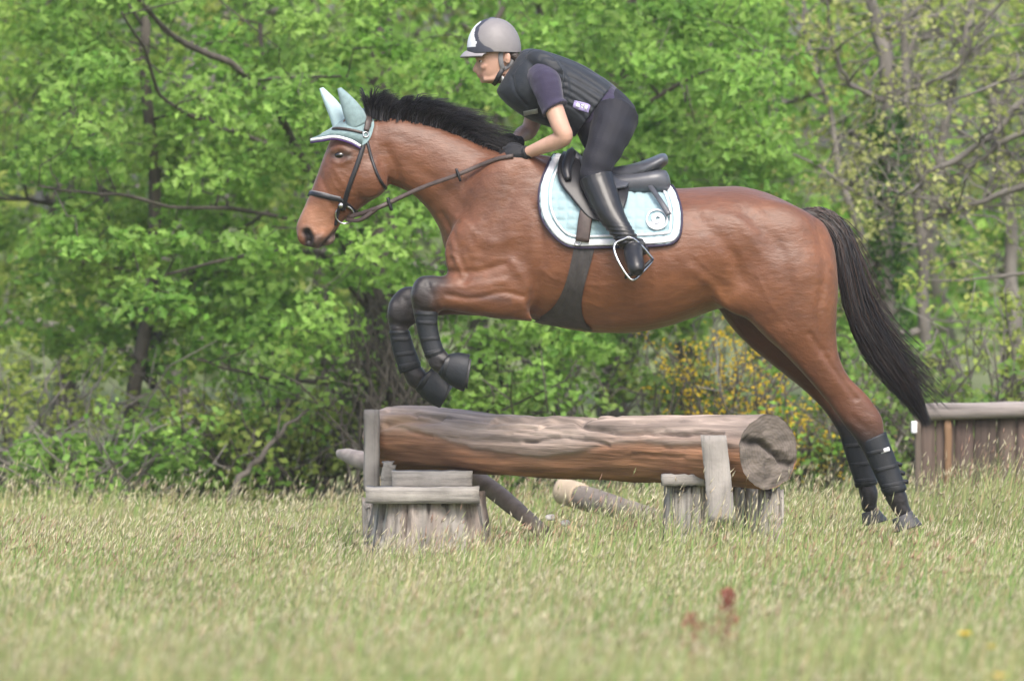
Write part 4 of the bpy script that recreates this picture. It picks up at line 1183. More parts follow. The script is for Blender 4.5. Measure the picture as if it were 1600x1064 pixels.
        mesh('rein_loop', *ribbon(pl2, np.tile([0, s, .25], (len(pl2), 1)), .017, .005), M_BRN, rn)
        for (ax, ay, bx, by) in ((606, 309, 612, 329), (713, 264, 720, 284)):
            a = np.array(P(ax, ay, 0)); b = np.array(P(bx, by, 0)); a[1] = b[1] = s * (.128 if ax < 700 else .158)
            mesh('rein_stop', *limb([(*a, .006), (*((a + b) / 2), .007), (*b, .005)], 3, 8, world_space=True), M_LEA, rn)

    # saddle pad: quilted, both flanks, joined over the spine
    t = thing('saddle_pad', 'pale aqua quilted saddle pad with white border and round white emblem', 'saddle pad', P(950, 300, 0))
    F_ = cr(np.array([(872, 234), (853, 265), (844, 298), (846, 332), (861, 362), (888, 384)], float), 12)
    B_ = cr(np.array([(1046, 290), (1055, 306), (1062, 330), (1062, 356), (1057, 372), (1042, 382)], float), 12)
    ns = 90
    def pad_grid(s, off, quilt):
        g_ = []
        for k in range(len(F_)):
            row = []
            for u in np.linspace(0, 1, ns):
                q = F_[k] * (1 - u) + B_[k] * u
                if k == 0: q = q + [0, 12 * math.sin(u * math.pi)]
                elif k < 12: q = q + [0, 12 * math.sin(u * math.pi) * (1 - k / 12)]
                p, n = cast(q[0], q[1], s, off)
                if quilt:
                    a = abs(math.sin(q[0] * math.pi / 15.0)); b = abs(math.sin(q[1] * math.pi / 15.0))
                    p = p + n * .010 * (min(a, b)) ** .5
                row.append(p)
            g_.append(row)
        return np.array(g_)
    for s in (-1, 1):
        g_ = pad_grid(s, .008, s == -1); g0 = pad_grid(s, .001, False)
        m_, n_ = g_.shape[:2]
        i = np.arange(m_ - 1)[:, None] * n_; j = np.arange(n_ - 1)[None]
        q = np.stack([i + j, i + j + 1, i + n_ + j + 1, i + n_ + j], -1).reshape(-1, 4)
        if s == 1: q = q[:, ::-1]
        mesh('quilted_panel', np.vstack([g_.reshape(-1, 3), g0.reshape(-1, 3)]), [np.vstack([q, q[:, ::-1] + m_ * n_])], M_AQUA, t)
        out = [(872, 234), (853, 265), (844, 298), (846, 332), (861, 362), (888, 384), (930, 386), (985, 385), (1042, 382), (1057, 372), (1062, 356), (1062, 330), (1055, 306), (1046, 290)]
        o = np.array(out, float); c0 = o.mean(0)
        def inset(d):
            r = []
            for k in range(len(o)):
                tg = o[min(k + 1, len(o) - 1)] - o[max(k - 1, 0)]; nrm = np.array([tg[1], -tg[0]]); nrm /= np.linalg.norm(nrm)
                if nrm @ (c0 - o[k]) < 0: nrm = -nrm
                r.append(o[k] + nrm * d)
            return r
        mesh('white_border', *strap(inset(6.5), .030, .010, .0185, (s,), 6), M_WHITE, t)
        mesh('piping', *strap(inset(16), .010, .010, .019, (s,), 6), M_WHITE, t)
        mesh('dark_binding', *strap(inset(-1.0), .010, .012, .014, (s,), 6), M_NAVY, t)
        if s == -1:
            th = np.linspace(0, 2 * np.pi, 20)
            em = mesh('emblem', *strap([(1025 + 16 * math.cos(a), 347 + 14 * math.sin(a)) for a in th], .008, .004, .024, (s,), 3), M_WHITE, t)
            mesh('emblem_swirl', *strap([(1025 + (1.5 + k * .95) * math.cos(k * .75), 347 + (1.5 + k * .85) * math.sin(k * .75)) for k in range(13)], .020, .004, .024, (s,), 4), M_WHITE, em)

    # saddle
    t = thing('saddle', 'black and grey leather jumping saddle with steel stirrups under the rider', 'saddle', P(950, 280, 0))
    seat = [(893, 229, 886, 262, .05, 0), (905, 240, 900, 275, .085, 0), (922, 254, 918, 285, .10, 0), (950, 261, 948, 290, .115, 0), (980, 258, 980, 286, .14, 0), (1008, 250, 1012, 276, .165, 0), (1030, 241, 1036, 262, .155, 0), (1038, 240, 1043, 256, .13, 0), (1042, 243, 1044, 252, .08, 0), (1043, 246, 1044, 249, .03, 0)]
    mesh('seat', *body(seat, 6, 30, .8), M_SEAT, t)
    for s in (-1, 1):
        pan = [(940, 275, 940, 300, .05, s * .11), (985, 272, 985, 302, .06, s * .12), (1020, 266, 1022, 302, .065, s * .12), (1038, 266, 1041, 300, .055, s * .115), (1044, 272, 1046, 294, .042, s * .11), (1047, 280, 1048, 288, .015, s * .11)]
        mesh('panel', *body(pan, 5, 22, .8), M_SEAT, t)
        def patch(outline_a, outline_b, off, thick, name, mt, nrow=24):
            a = cr(np.array(outline_a, float), 8); b = cr(np.array(outline_b, float), 8)
            G_ = []; N_ = []
            for u in np.linspace(0, 1, nrow):
                r = [cast(*(p * (1 - u) + q * u), s, off) for p, q in zip(a, b)]
                G_.append([x[0] for x in r]); N_.append([x[1] for x in r])
            G_ = np.array(G_); N_ = np.array(N_)
            m_, n_ = G_.shape[:2]
            i = np.arange(m_ - 1)[:, None] * n_; j = np.arange(n_ - 1)[None]
            q = np.stack([i + j, i + j + 1, i + n_ + j + 1, i + n_ + j], -1).reshape(-1, 4)
            lo = (G_ - N_ * thick).reshape(-1, 3); hi = G_.reshape(-1, 3)
            idx = np.concatenate([np.arange(n_), np.arange(1, m_) * n_ + n_ - 1, (m_ - 1) * n_ + np.arange(n_ - 2, -1, -1), np.arange(m_ - 2, 0, -1) * n_])
            k = len(hi); nx = np.roll(idx, -1)
            rim = np.stack([idx, nx, nx + k, idx + k], -1)
            return mesh(name, np.vstack([hi, lo]), [np.vstack([q[:, ::-1], q + k, rim])], mt, t)
        patch([(905, 240), (885, 242), (870, 262), (872, 288), (890, 312), (915, 340), (936, 350)], [(975, 272), (975, 280), (978, 290), (980, 305), (978, 320), (970, 338), (955, 349)], .040, .012, 'flap', M_LEA)
        patch([(930, 258), (925, 275), (928, 295), (940, 312)], [(990, 264), (995, 275), (992, 292), (975, 308)], .060, .012, 'skirt', M_SEAT, 16)
        k_, n_ = cast(885, 268, s, .05)
        kr = [np.append(cast(a, b, s, .048)[0], r) for a, b, r in ((893, 238, .014), (886, 256, .022), (882, 275, .024), (886, 292, .014))]
        mesh('knee_roll', *limb(kr, 5, 14, world_space=True), M_LEA, t)
        kr = [np.append(cast(a, b, s, .048)[0], r) for a, b, r in ((903, 240, .008), (905, 270, .012), (918, 296, .018), (926, 318, .016), (922, 330, .008))]
        mesh('thigh_block', *limb(kr, 5, 14, world_space=True), M_SEAT, t)
        # billet strap and girth
        mesh('billet', *strap([(918, 318), (914, 345), (910, 378)], .062, .008, .034, (s,)), M_BRN, t)
    gl = cr(np.array([(900, 372), (893, 405), (884, 440), (868, 474), (846, 494), (830, 502)], float), 7); gr = cr(np.array([(931, 374), (924, 405), (914, 440), (908, 474), (913, 500), (928, 516)], float), 7)
    G_ = []
    for s in (-1, 1):
        rows = []
        for a, b in zip(gl, gr):
            r = []
            for u in np.linspace(0, 1, 16):
                q = a * (1 - u) + b * u
                p, n = cast(q[0], q[1], s, .010 + (.0025 if int(u * 15) in (4, 8, 12) else .0) * -1)
                r.append(p)
            rows.append(r)
        G_.append(np.array(rows))
    grid = np.vstack([G_[0], G_[1][::-1]]); m_, n_ = grid.shape[:2]
    for _ in range(2): grid[1:-1] = .5 * grid[1:-1] + .25 * (grid[:-2] + grid[2:])
    i = np.arange(m_ - 1)[:, None] * n_; j = np.arange(n_ - 1)[None]
    q = np.stack([i + j, i + j + 1, i + n_ + j + 1, i + n_ + j], -1).reshape(-1, 4)
    gv = grid.reshape(-1, 3); gn = normals_of(gv, [q])
    cen = np.array([gv[:, 0].mean(), 0, gv[:, 2].mean()])
    if (gn * (gv - cen)).sum() < 0: gn = -gn
    girth = mesh('girth', np.vstack([gv, gv - gn * .009]), [np.vstack([q, q[:, ::-1] + len(gv)])], pm('girth_leather', (.045, .040, .040), rough=.5, var=.3, scale=22, bump=.4, bscale=90), t)
    for s in (-1, 1):
        c, n = cast(903, 380, s, .03)
        mesh('girth_ring', *torus(c, .012, .003, 18, 8, n), M_STEEL, girth)
        # stirrup leather and iron
        fy = s * .43
        top_ = np.append(P(968, 372, -.43)[[0]], [fy, P(968, 372, -.43)[2]])
        ln = cr(np.vstack([cast(940, 300, s, .085)[0], cast(951, 335, s, .105)[0], np.array([P(966, 371, -.42)[0], s * .42, P(966, 371, -.42)[2]])]), 8)
        mesh('stirrup_leather', *ribbon(ln, np.tile([0, s, 0], (len(ln), 1)), .024, .006), M_LEA, t)
        def q3(px, py, dy=0):
            p = P(px, py, -.44); return np.array([p[0], s * (.44 + dy), p[2]])
        iron = [q3(975, 374, 0), q3(962, 380, .0), q3(960, 392, .02), q3(968, 412, .045), q3(981, 432, .06), q3(990, 437, .06), q3(1004, 425, .02), q3(1019, 408, -.03), q3(1016, 400, -.03), q3(996, 378, -.01), q3(983, 371, 0), q3(975, 374, 0)]
        st = mesh('stirrup_iron', *limb([(*p, .0062) for p in iron], 4, 10, world_space=True, cap=False), M_STEEL, t)
        tr = [q3(980, 431, .06), q3(999, 423, .01), q3(1018, 407, -.03)]
        mesh('tread', *ribbon(cr(np.array(tr), 5), np.tile([-.35, -s * .25, .9], (11, 1)), .045, .014), M_RUB, st)
    # near-side crop-like keeper strap hanging behind the leg
    kp = cr(np.array([cast(985, 285, -1, .075)[0], cast(1005, 300, -1, .06)[0], cast(1027, 322, -1, .05)[0], cast(1044, 343, -1, .045)[0]]), 6)
    mesh('loose_strap', *ribbon(kp, np.tile([.1, -1, .2], (len(kp), 1)), np.linspace(.020, .026, len(kp)), .006), M_SEAT, t)
build_tack()
# ------------------------------------------------------------------ the rider
TORSO = [(986, 186, 922, 232, .15, 0), (986, 168, 912, 214, .165, 0), (968, 146, 902, 202, .15, 0), (940, 122, 884, 196, .14, 0), (905, 102, 855, 190, .155, 0), (872, 90, 826, 178, .168, 0), (845, 83, 804, 164, .165, 0), (826, 84, 792, 150, .12, 0), (814, 92, 789, 136, .065, 0)]
def arm(s):
    # shoulder, elbow, wrist (px, py, Y, r)
    if s < 0: return [(846, 118, -.15, .062), (853, 130, -.205, .058), (862, 160, -.235, .047), (876, 198, -.275, .043), (882, 213, -.28, .040), (872, 220, -.255, .041), (852, 228, -.215, .036), (832, 236, -.17, .030), (820, 240, -.15, .026)]
    return [(836, 116, .15, .06), (838, 128, .205, .056), (838, 160, .24, .046), (832, 190, .27, .042), (826, 205, .27, .04), (818, 209, .25, .039), (812, 213, .20, .034), (808, 219, .15, .029), (806, 224, .115, .025)]
def leg(s):
    return [(962, 180, s * .10, .105), (955, 205, s * .165, .092), (944, 232, s * .215, .080), (933, 258, s * .245, .068), (930, 276, s * .26, .062), (938, 298, s * .285, .062), (952, 330, s * .335, .055), (968, 356, s * .375, .041), (979, 372, s * .393, .034)]

def hand_parts(w, f, up, s, g=0.0):
    """w wrist, f forward unit, up unit; closed riding fist with thumb on top. returns closed shapes"""
    w = np.array(w, float); f = np.array(f, float); f /= np.linalg.norm(f)
    up = np.array(up, float); up -= f * (up @ f); up /= np.linalg.norm(up)
    sd = np.cross(up, f) * 1.0
    inn = np.array([0, -s, 0.0]); inn -= f * (inn @ f); inn -= up * (inn @ up); inn /= np.linalg.norm(inn)
    L = lambda a, b, c: w + f * a + up * b + inn * c
    parts = [limb([(*L(-.03, 0, 0), .026 + g), (*L(.0, 0, 0), .026 + g), (*L(.03, 0, 0), .031 + g), (*L(.062, 0, .0), .033 + g), (*L(.078, 0, .004), .026 + g)], 4, 14, world_space=True)]
    parts.append(limb([(*L(.02, .012, -.002), .02 + g), (*L(.06, .03, 0), .016 + g), (*L(.08, .026, .004), .014 + g)], 3, 10, world_space=True))
    ln = (.92, 1.0, .95, .78)
    for k in range(4):
        b = .030 - k * .020
        q = ln[k]
        parts.append(limb([(*L(.062, b, -.004), .0105 + g), (*L(.062 + .030 * q, b, .006), .0100 + g), (*L(.062 + .036 * q, b - .004, .030), .0095 + g), (*L(.062 + .012 * q, b - .006, .042), .0092 + g), (*L(.040, b - .006, .034), .0085 + g)], 4, 10, world_space=True))
    parts.append(limb([(*L(.012, .018, .012), .014 + g), (*L(.034, .036, .020), .0118 + g), (*L(.060, .044, .024), .0105 + g), (*L(.082, .040, .022), .0085 + g)], 4, 10, world_space=True))
    return parts
HAND = {}
for s, wr, kn in ((-1, (820, 240, -.15), (788, 244, -.125)), (1, (806, 224, .115), (783, 229, .065))):
    w = P(*wr); k = P(*kn)
    HAND[s] = (w, k - w, np.array([.1, 0, 1.0]))

def foot_pts(s, g=0.0):
    a = P(980, 374, s * .395) if s < 0 else P(980, 374, -.395) * [1, -1, 1]
    q = lambda px, py, y: np.array([P(px, py, 0)[0], s * y, P(px, py, 0)[2]])
    heel = q(998, 383, .36)
    return a, heel, q

def build_rider():
    t = thing('person', 'rider in charcoal vest, dark purple shirt and grey helmet crouched forward on the horse', 'person', P(940, 270, 0))
    # --- body: one continuous figure
    head = [(760, 40, 790, 42, .03, 0), (752, 50, 798, 51, .05, 0), (746, 64, 803, 64, .066, 0), (744, 80, 805, 82, .073, 0), (744, 92, 806, 96, .074, 0), (746, 101, 800, 106, .070, 0), (747, 110, 795, 114, .064, 0), (749.5, 119, 790, 121, .055, 0), (755, 127, 786, 127, .043, 0), (762, 131, 782, 131, .028, 0)]
    neck = [(770, 108, 808, 84, .052, 0), (778, 120, 812, 96, .055, 0), (788, 134, 822, 104, .062, 0), (800, 150, 838, 116, .08, 0)]
    parts = [body(TORSO, 5, 28, .9, shrink=.9), body(head, 5, 30, .92), body(neck, 5, 22, .95)]
    pw = lambda px, py, y=0.0: np.append(P(px, py, 0)[[0]], [y, P(px, py, 0)[2]])
    def nod(rows): parts.append(limb([(*pw(a, b, y), r) for a, b, y, r in rows], 4, 12, world_space=True))
    nod([(748, 96, 0, .008), (745, 102, 0, .010), (742.8, 108, 0, .0115), (742.8, 110.5, 0, .011), (748, 111.5, 0, .008)])     # nose
    for s in (-1, 1):
        nod([(746, 110.5, s * .010, .0065), (749, 110.5, s * .013, .0065)])                                                     # nostril wings
        nod([(745.5, 91.5, s * .014, .009), (747, 91, s * .034, .0105), (751, 92, s * .052, .010)])                             # brow
        nod([(753, 106, s * .040, .015), (761, 103, s * .054, .014)])                                                           # cheekbone
        nod([(756, 124, s * .032, .014), (776, 122, s * .048, .014), (786, 112, s * .058, .012)])                               # jaw line
    nod([(748.2, 116.6, -.016, .0055), (747, 116.2, 0, .007), (748.2, 116.6, .016, .0055)])                                     # upper lip
    nod([(749.6, 119.6, -.014, .0055), (748.4, 119.6, 0, .0072), (749.6, 119.6, .014, .0055)])                                  # lower lip
    nod([(754.5, 126, -.01, .013), (754.5, 126, .01, .013)])                                                                    # chin
    for s in (-1, 1):
        parts.append(limb(arm(s), 4, 16, grow=-.002))
        parts.append(limb(leg(s), 4, 16, grow=-.008))
        parts += hand_parts(*HAND[s], s, -.002)
        a, heel, q = foot_pts(s)
        parts.append(limb([(*a, .030), (*q(988, 392, .43), .028), (*q(990, 404, .465), .026), (*q(992, 412, .485), .02)], 4, 12, world_space=True))
        # ear
        c = pw(793, 92, s * .078); parts.append(ball(c, (.017, .009, .027), 14))
    v, f = remesh(parts, .0058, 2)
    px = to_px(v)
    st = [([(751, 96.5)], 3.2, -.007), ([(790, 88), (788, 92), (791, 97)], 2.0, -.006), ([(757, 111), (753, 117)], 2.0, -.002)]
    hd = (px[:, 0] < 830) & (px[:, 1] < 135)
    v2 = sculpt(v, f, st, px); v = np.where(hd[:, None], v2, v)
    col = np.tile(np.array([.46, .28, .21]), (len(v), 1)); x, y = px[:, 0], px[:, 1]
    def mix(c, w):
        nonlocal col
        w = np.clip(w, 0, 1)[:, None]; col = col * (1 - w) + np.array(c) * w
    rg = lambda poly, w: np.exp(-(seg_dist(px, np.array(poly, float)) / w) ** 2)
    face = (px[:, 0] < 812) & (px[:, 1] < 136)
    mix((.44, .265, .20), .9 * face)
    mix((.44, .22, .17), .3 * face * rg([(758, 107), (754, 112)], 7)); mix((.36, .15, .125), .6 * face * rg([(746, 117.6), (753, 118.6)], 2.2))
    mix((.07, .045, .035), .85 * face * rg([(745, 90), (756, 90.5)], 1.3))         # eyebrow
    mix((.50, .32, .24), .5 * (1 - face) * (fbm(v * 9, 3, 2) > 0))
    hairy = face & (px[:, 0] > 797) & (px[:, 1] < 112)
    mix((.03, .02, .018), hairy * 1.0)
    bodyo = mesh('body', v, f, M_SKIN, t, True, col)
    FB = bvh_of(v, f)
    for s in (-1, 1):
        h = cast(751.5, 96.5, s, 0, FB)[0]; h[1] -= s * .003
        e = mesh('eye', *ball(h, (.0078, .0085, .0068), 14), pm('eye_white', (.5, .47, .45), rough=.25, bump=0), bodyo)
        mesh('iris', *ball(h + [-.0046, s * .0046, 0], (.0045, .0045, .005), 12), M_EYE, bodyo)
    # --- hair at the nape
    parts = [limb([(796, 84, y, .02), (806, 90, y, .022), (813, 98, y, .014)], 4, 12) for y in (-.045, -.015, .015, .045)]
    hvv, hff = remesh(parts, .006, 2)
    mesh('hair', hvv, hff, pm('dark_brown_hair', (.028, .019, .015), rough=.5, var=.3, scale=60, bump=.6, bscale=200), t)
    # --- shirt: sleeves, collar and tail below the vest
    parts = [body(TORSO, 5, 28, .9, grow=.004)]
    for s in (-1, 1):
        a = np.array(arm(s)); a = np.vstack([a[:3], [[868, 171, -.247, .050]] if s < 0 else [[837, 170, .247, .05]]])
        a[:, 3] += .009; a[-1, 3] += .007
        parts.append(limb(a, 4, 18))
    sv, sf = remesh(parts, .007, 3)
    n = normals_of(sv, sf); sv = sv + n * (.004 * fbm(sv * [10, 14, 22], 15, 3))[:, None]
    mesh('shirt', sv, sf, M_SHIRT, t)
    col_ = [pw(782, 122, -.05), pw(792, 134, -.058), pw(797, 147, -.035), pw(797, 150, 0), pw(797, 147, .035), pw(792, 134, .058)]
    mesh('collar', *ribbon(cr(np.array(col_), 5), np.tile([-.7, -.5, -.2], (26, 1)), .03, .008), pm('pale_grey_collar', (.45, .46, .47), rough=.8, var=.1), t)
    # --- vest
    VT = [(956, 134, 898, 214, .165, 0), (940, 122, 885, 206, .166, 0), (905, 101, 855, 196, .176, 0), (872, 88, 824, 184, .186, 0), (845, 80, 802, 170, .178, 0), (826, 78, 788, 158, .145, 0), (814, 82, 779, 148, .105, 0), (808, 90, 776, 140, .08, 0)]
    parts = [body(VT, 5, 34, .86, grow=.004)]
    for s in (-1, 1):
        parts.append(limb([(832, 92, s * .10, .045), (848, 96, s * .155, .045), (866, 112, s * .178, .04), (866, 150, s * .172, .036)], 4, 14))
    vv, vf = remesh(parts, .0065, 4)
    vp = to_px(np.stack([vv[:, 0], vv[:, 1] * 0, vv[:, 2]], -1))
    st = [([(828 + 2 * k, 96 + 13 * k), (880 + 2 * k, 106 + 12 * k), (952 - 6 * k, 142 + 11 * k)], 2.1, -.0055) for k in range(1, 6)]
    st += [([(868, 98), (884, 122), (886, 150), (872, 172)], 2.6, .006), ([(800, 120), (806, 145), (822, 165)], 2.4, -.006), ([(850, 150), (856, 190)], 2, -.006)]
    vv = sculpt(vv, vf, st, vp)
    n = normals_of(vv, vf)
    # quilting lines over the back too
    ang = np.arctan2(vv[:, 1], (vp[:, 1] - 150) / -350.0)
    back = n[:, 2] > .2
    vv = vv - n * (.004 * np.exp(-((np.sin(vv[:, 1] * 48) / .25) ** 2)) * back)[:, None]
    vv = vv + n * (.0018 * fbm(vv * [9, 12, 12], 25, 3))[:, None]
    vest = mesh('vest', vv, vf, M_VEST, t)
    VB = bvh_of(vv, vf)
    def tagp(corners, mt, nm, par, off=.004):
        g = []
        a, b, c, d = [np.array(k, float) for k in corners]
        for q in np.linspace(0, 1, 6): g.append([cast(*((a * (1 - u) + b * u) * (1 - q) + (d * (1 - u) + c * u) * q), -1, off, VB)[0] for u in np.linspace(0, 1, 8)])
        g = np.array(g); hi = g.reshape(-1, 3); lo = hi + [0, .008, 0]
        i = np.arange(5)[:, None] * 8; j = np.arange(7)[None]
        q = np.stack([i + j, i + j + 1, i + 9 + j, i + 8 + j], -1).reshape(-1, 4)
        idx = np.concatenate([np.arange(8), np.arange(1, 6) * 8 + 7, 40 + np.arange(6, -1, -1), np.arange(4, 0, -1) * 8]); nx = np.roll(idx, -1)
        return mesh(nm, np.vstack([hi, lo]), [np.vstack([q[:, ::-1], q + 48, np.stack([idx, nx, nx + 48, idx + 48], -1)])], mt, par)
    M_LAB = pm('lilac_label', (.30, .26, .48), rough=.6, var=.1, bump=0)
    tagp([(897, 157), (922, 165), (919, 178), (894, 169)], M_LAB, 'label_patch', vest)
    for c in ([(901, 161), (906, 162.6), (904.5, 169), (899.5, 167.4)], [(908, 163.4), (912, 164.6), (910.5, 171), (906.5, 169.8)], [(913.5, 165.4), (918, 166.8), (916.4, 173.2), (912, 171.8)]):
        tagp(c, M_WHITE, 'label_print', vest, .006)
    tagp([(818, 174), (840, 170), (841, 177), (819, 181)], pm('grey_tab', (.30, .31, .30), rough=.6), 'chest_tab', vest)
    # --- breeches
    parts = [body([(990, 182, 918, 236, .15, 0), (991, 168, 908, 220, .172, 0), (974, 148, 902, 208, .152, 0), (962, 138, 900, 203, .13, 0)], 5, 26, .9, grow=.004)]
    for s in (-1, 1):
        parts.append(limb(leg(s)[:7], 5, 18, grow=.004))
        parts.append(ball(pw(962, 185, s * .085), (.085, .085, .09), 18))
    bv, bf = remesh(parts, .0075, 5)
    n = normals_of(bv, bf)
    wr = np.sin(bv[:, 2] * 60 + bv[:, 0] * 45 + 3 * vnoise(bv * 6, 33)) * np.clip(vnoise(bv * 4, 35) + .2, 0, 1)
    bv = bv + n * (.0022 * wr + .0025 * fbm(bv * 9, 36, 3))[:, None]
    mesh('breeches', bv, bf, M_BREECH, t)
    # --- boots and gloves
    for s in (-1, 1):
        a, heel, q = foot_pts(s)
        L = leg(s)
        sh = limb([(931, 276, s * .262, .075), (934, 286, s * .27, .074), (941, 304, s * .295, .071), (953, 332, s * .337, .062), (966, 353, s * .37, .052), (978, 371, s * .393, .047), (984, 382, s * .405, .046)], 5, 20)
        ft = limb([(*q(1000, 382, .365), .030), (*q(990, 386, .40), .043), (*q(988, 398, .445), .042), (*q(990, 410, .485), .041), (*q(993, 420, .515), .034), (*q(995, 425, .53), .020)], 5, 18, world_space=True)
        hl = limb([(*q(1002, 388, .365), .026), (*q(1006, 398, .365), .024)], 3, 12, world_space=True)
        ov, of = remesh([sh, ft, hl], .006, 3)
        n = normals_of(ov, of); op = to_px(np.stack([ov[:, 0], ov[:, 1] * 0, ov[:, 2]], -1))
        w = np.exp(-((op[:, 1] - 368) / 12) ** 2)
        ov = ov + n * (.0035 * np.sin(ov[:, 2] * 330 + 2 * vnoise(ov * 12, 5)) * w + .0015 * fbm(ov * 12, 6, 3))[:, None]
        mesh('riding_boot', ov, of, M_BOOT, t)
        gv, gf = remesh(hand_parts(*HAND[s], s, .0034), .0042, 2)
        mesh('glove', gv, gf, M_GLOVE, t)
        cuff = np.array(arm(s)[-2:]); cuff = np.array([[(cuff[0] * .35 + cuff[1] * .65)[k] for k in range(4)], list(cuff[1])]); cuff[:, 3] += .006
        mesh('glove_cuff', *limb(cuff, 5, 16), M_GLOVE, t)
    # --- helmet
    hc = P(772, 77, 0)
    nu, nv = 90, 140
    th = np.linspace(.0, np.pi / 2 + .12, nu); ph = np.linspace(0, 2 * np.pi, nv, endpoint=False)
    T, F_ = np.meshgrid(th, ph, indexing='ij')
    rx = np.where(np.cos(F_) < 0, .121, .121)
    se = np.sin(T) ** .9; X = se * np.cos(F_) * .121; Yy = se * np.sin(F_) * .102; Z = np.cos(T) * .138
    Z = np.where(Z < 0, Z * .9 - .01 * np.clip(np.cos(F_), 0, 1) * np.clip((T - 1.5) / .2, 0, 1), Z)
    tilt = -.06
    Xr = X * math.cos(tilt) + Z * math.sin(tilt); Zr = -X * math.sin(tilt) + Z * math.cos(tilt)
    V = hc + np.stack([Xr, Yy, Zr], -1).reshape(-1, 3)
    # grey side panels, dark band, white front stripe
    az = np.abs(F_ - np.pi)                        # 0 at the front
    lat = Yy / .102
    front = np.cos(F_) < 0
    fx = -X / .121                                 # 1 at the front
    grey = np.array([.185, .175, .18]); dark = np.array([.045, .048, .066]); white = np.array([.66, .68, .72])
    al = np.abs(lat); hz = Z / .135
    c = np.tile(grey, (nu, nv, 1))
    bnd = np.interp(hz, [-.1, .02, .12, .3, .5, .75, .9, 1], [.0, .12, .36, .52, .56, .48, .28, .10])
    c[(fx > bnd) | ((al < .2) & (fx > -.15))] = dark
    c[(fx > bnd + .15) & (hz > .10) & (al < .74) & (fx > .42)] = white
    i = np.arange(nu - 1)[:, None] * nv; j = np.arange(nv)[None]; jn = (j + 1) % nv
    q = np.stack([i + j, i + nv + j, i + nv + jn, i + jn], -1).reshape(-1, 4)
    # inner skin for thickness
    Vin = hc + (V - hc) * .93; nV = len(V)
    lip = np.stack([(nu - 1) * nv + np.arange(nv), (nu - 1) * nv + np.arange(nv) + nV, (nu - 1) * nv + (np.arange(nv) + 1) % nv + nV, (nu - 1) * nv + (np.arange(nv) + 1) % nv], -1)
    hel = mesh('helmet', np.vstack([V, Vin]), [np.vstack([q, q[:, ::-1] + nV, lip])], M_HELM, t, True, np.vstack([c.reshape(-1, 3), np.tile([.03, .03, .03], (nV, 1))]))
    a = np.linspace(-1, 1, 31)
    pk = []
    for k in np.linspace(0, 1, 8):
        row = []
        for u in a:
            base = np.array([-.119 + .085 * abs(u) ** 2.2, u * .088, -.006 - .012 * abs(u)])
            tip = np.array([-.152 + .098 * abs(u) ** 2.0, u * .094, -.030 - .004 * (1 - abs(u))])
            row.append(hc + base * (1 - k) + tip * k + [0, 0, .005 * math.sin(k * 3.14)])
        pk.append(row)
    G = np.array(pk); hi = G.reshape(-1, 3); lo = hi - [0, 0, .007]
    i = np.arange(7)[:, None] * 31; j = np.arange(30)[None]
    q = np.stack([i + j, i + j + 1, i + 32 + j, i + 31 + j], -1).reshape(-1, 4)
    idx = np.concatenate([np.arange(31), np.arange(1, 8) * 31 + 30, 7 * 31 + np.arange(29, -1, -1), np.arange(6, 0, -1) * 31]); nx = np.roll(idx, -1)
    mesh('peak', np.vstack([hi, lo]), [np.vstack([q, q[:, ::-1] + len(hi), np.stack([nx, idx, idx + len(hi), nx + len(hi)], -1)])], pm('grey_peak', (.27, .255, .27), rough=.5, var=.06, bump=.05), hel)
    mesh('button', *ball(hc + [-.008, 0, .135], (.016, .016, .007), 14), pm('helmet_button', (.09, .10, .14), rough=.5), hel)
    for s in (-1, 1):
        l1 = [cast(a_, b_, s, .006, FB)[0] for a_, b_ in ((783, 80), (782, 90), (783, 100), (785, 108))]
        l2 = [cast(a_, b_, s, .006, FB)[0] for a_, b_ in ((799, 88), (799, 97), (794, 104), (786, 109))]
        l3 = [cast(a_, b_, s, .006, FB)[0] for a_, b_ in ((785, 108), (781, 117), (776, 125))] + [pw(771, 133, s * .012)]
        for l, w, mt in ((l1, .022, M_STRAP), (l2, .016, M_STRAP), (l3, .022, M_LEA)):
            p = lap(cr(np.array(l), 6), 2)
            mesh('harness_strap', *ribbon(p, np.tile([0, s, -.1], (len(p), 1)), w, .005), mt, hel)
M_BOOT = pm('polished_boot_leather', (.009, .009, .011), rough=.40, var=.25, scale=18, bump=.15, bscale=150, spec=.55)
M_GLOVE = pm('black_glove', (.009, .0095, .013), rough=.7, var=.25, scale=30, bump=.4, bscale=180, sheen=.1)
build_rider()
# ------------------------------------------------------------------ the log jump
M_LOG = pm('weathered_log', attr=True, rough=.9, var=.25, scale=5, bump=.6, bscale=14, stretch=(.5, 1, 1), bdist=.008, grain=True, streak=.26, sscale=4.5, sstretch=(.35, 1, 1))
M_GREYW = pm('silver_grey_timber', (.25, .232, .215), rough=.9, var=.3, scale=8, bump=.5, bscale=60, bdist=.004, streak=.55, sscale=34, sstretch=(1, 1, .05))
M_GREYH = pm('silver_grey_plank', (.25, .235, .215), rough=.9, var=.3, scale=8, bump=.5, bscale=60, bdist=.004, streak=.55, sscale=34, sstretch=(.05, 1, 1))
M_DARKW = pm('dark_timber', (.10, .08, .065), rough=.9, var=.4, scale=8, bump=.7, bscale=40, stretch=(1, 1, .15), bdist=.008)

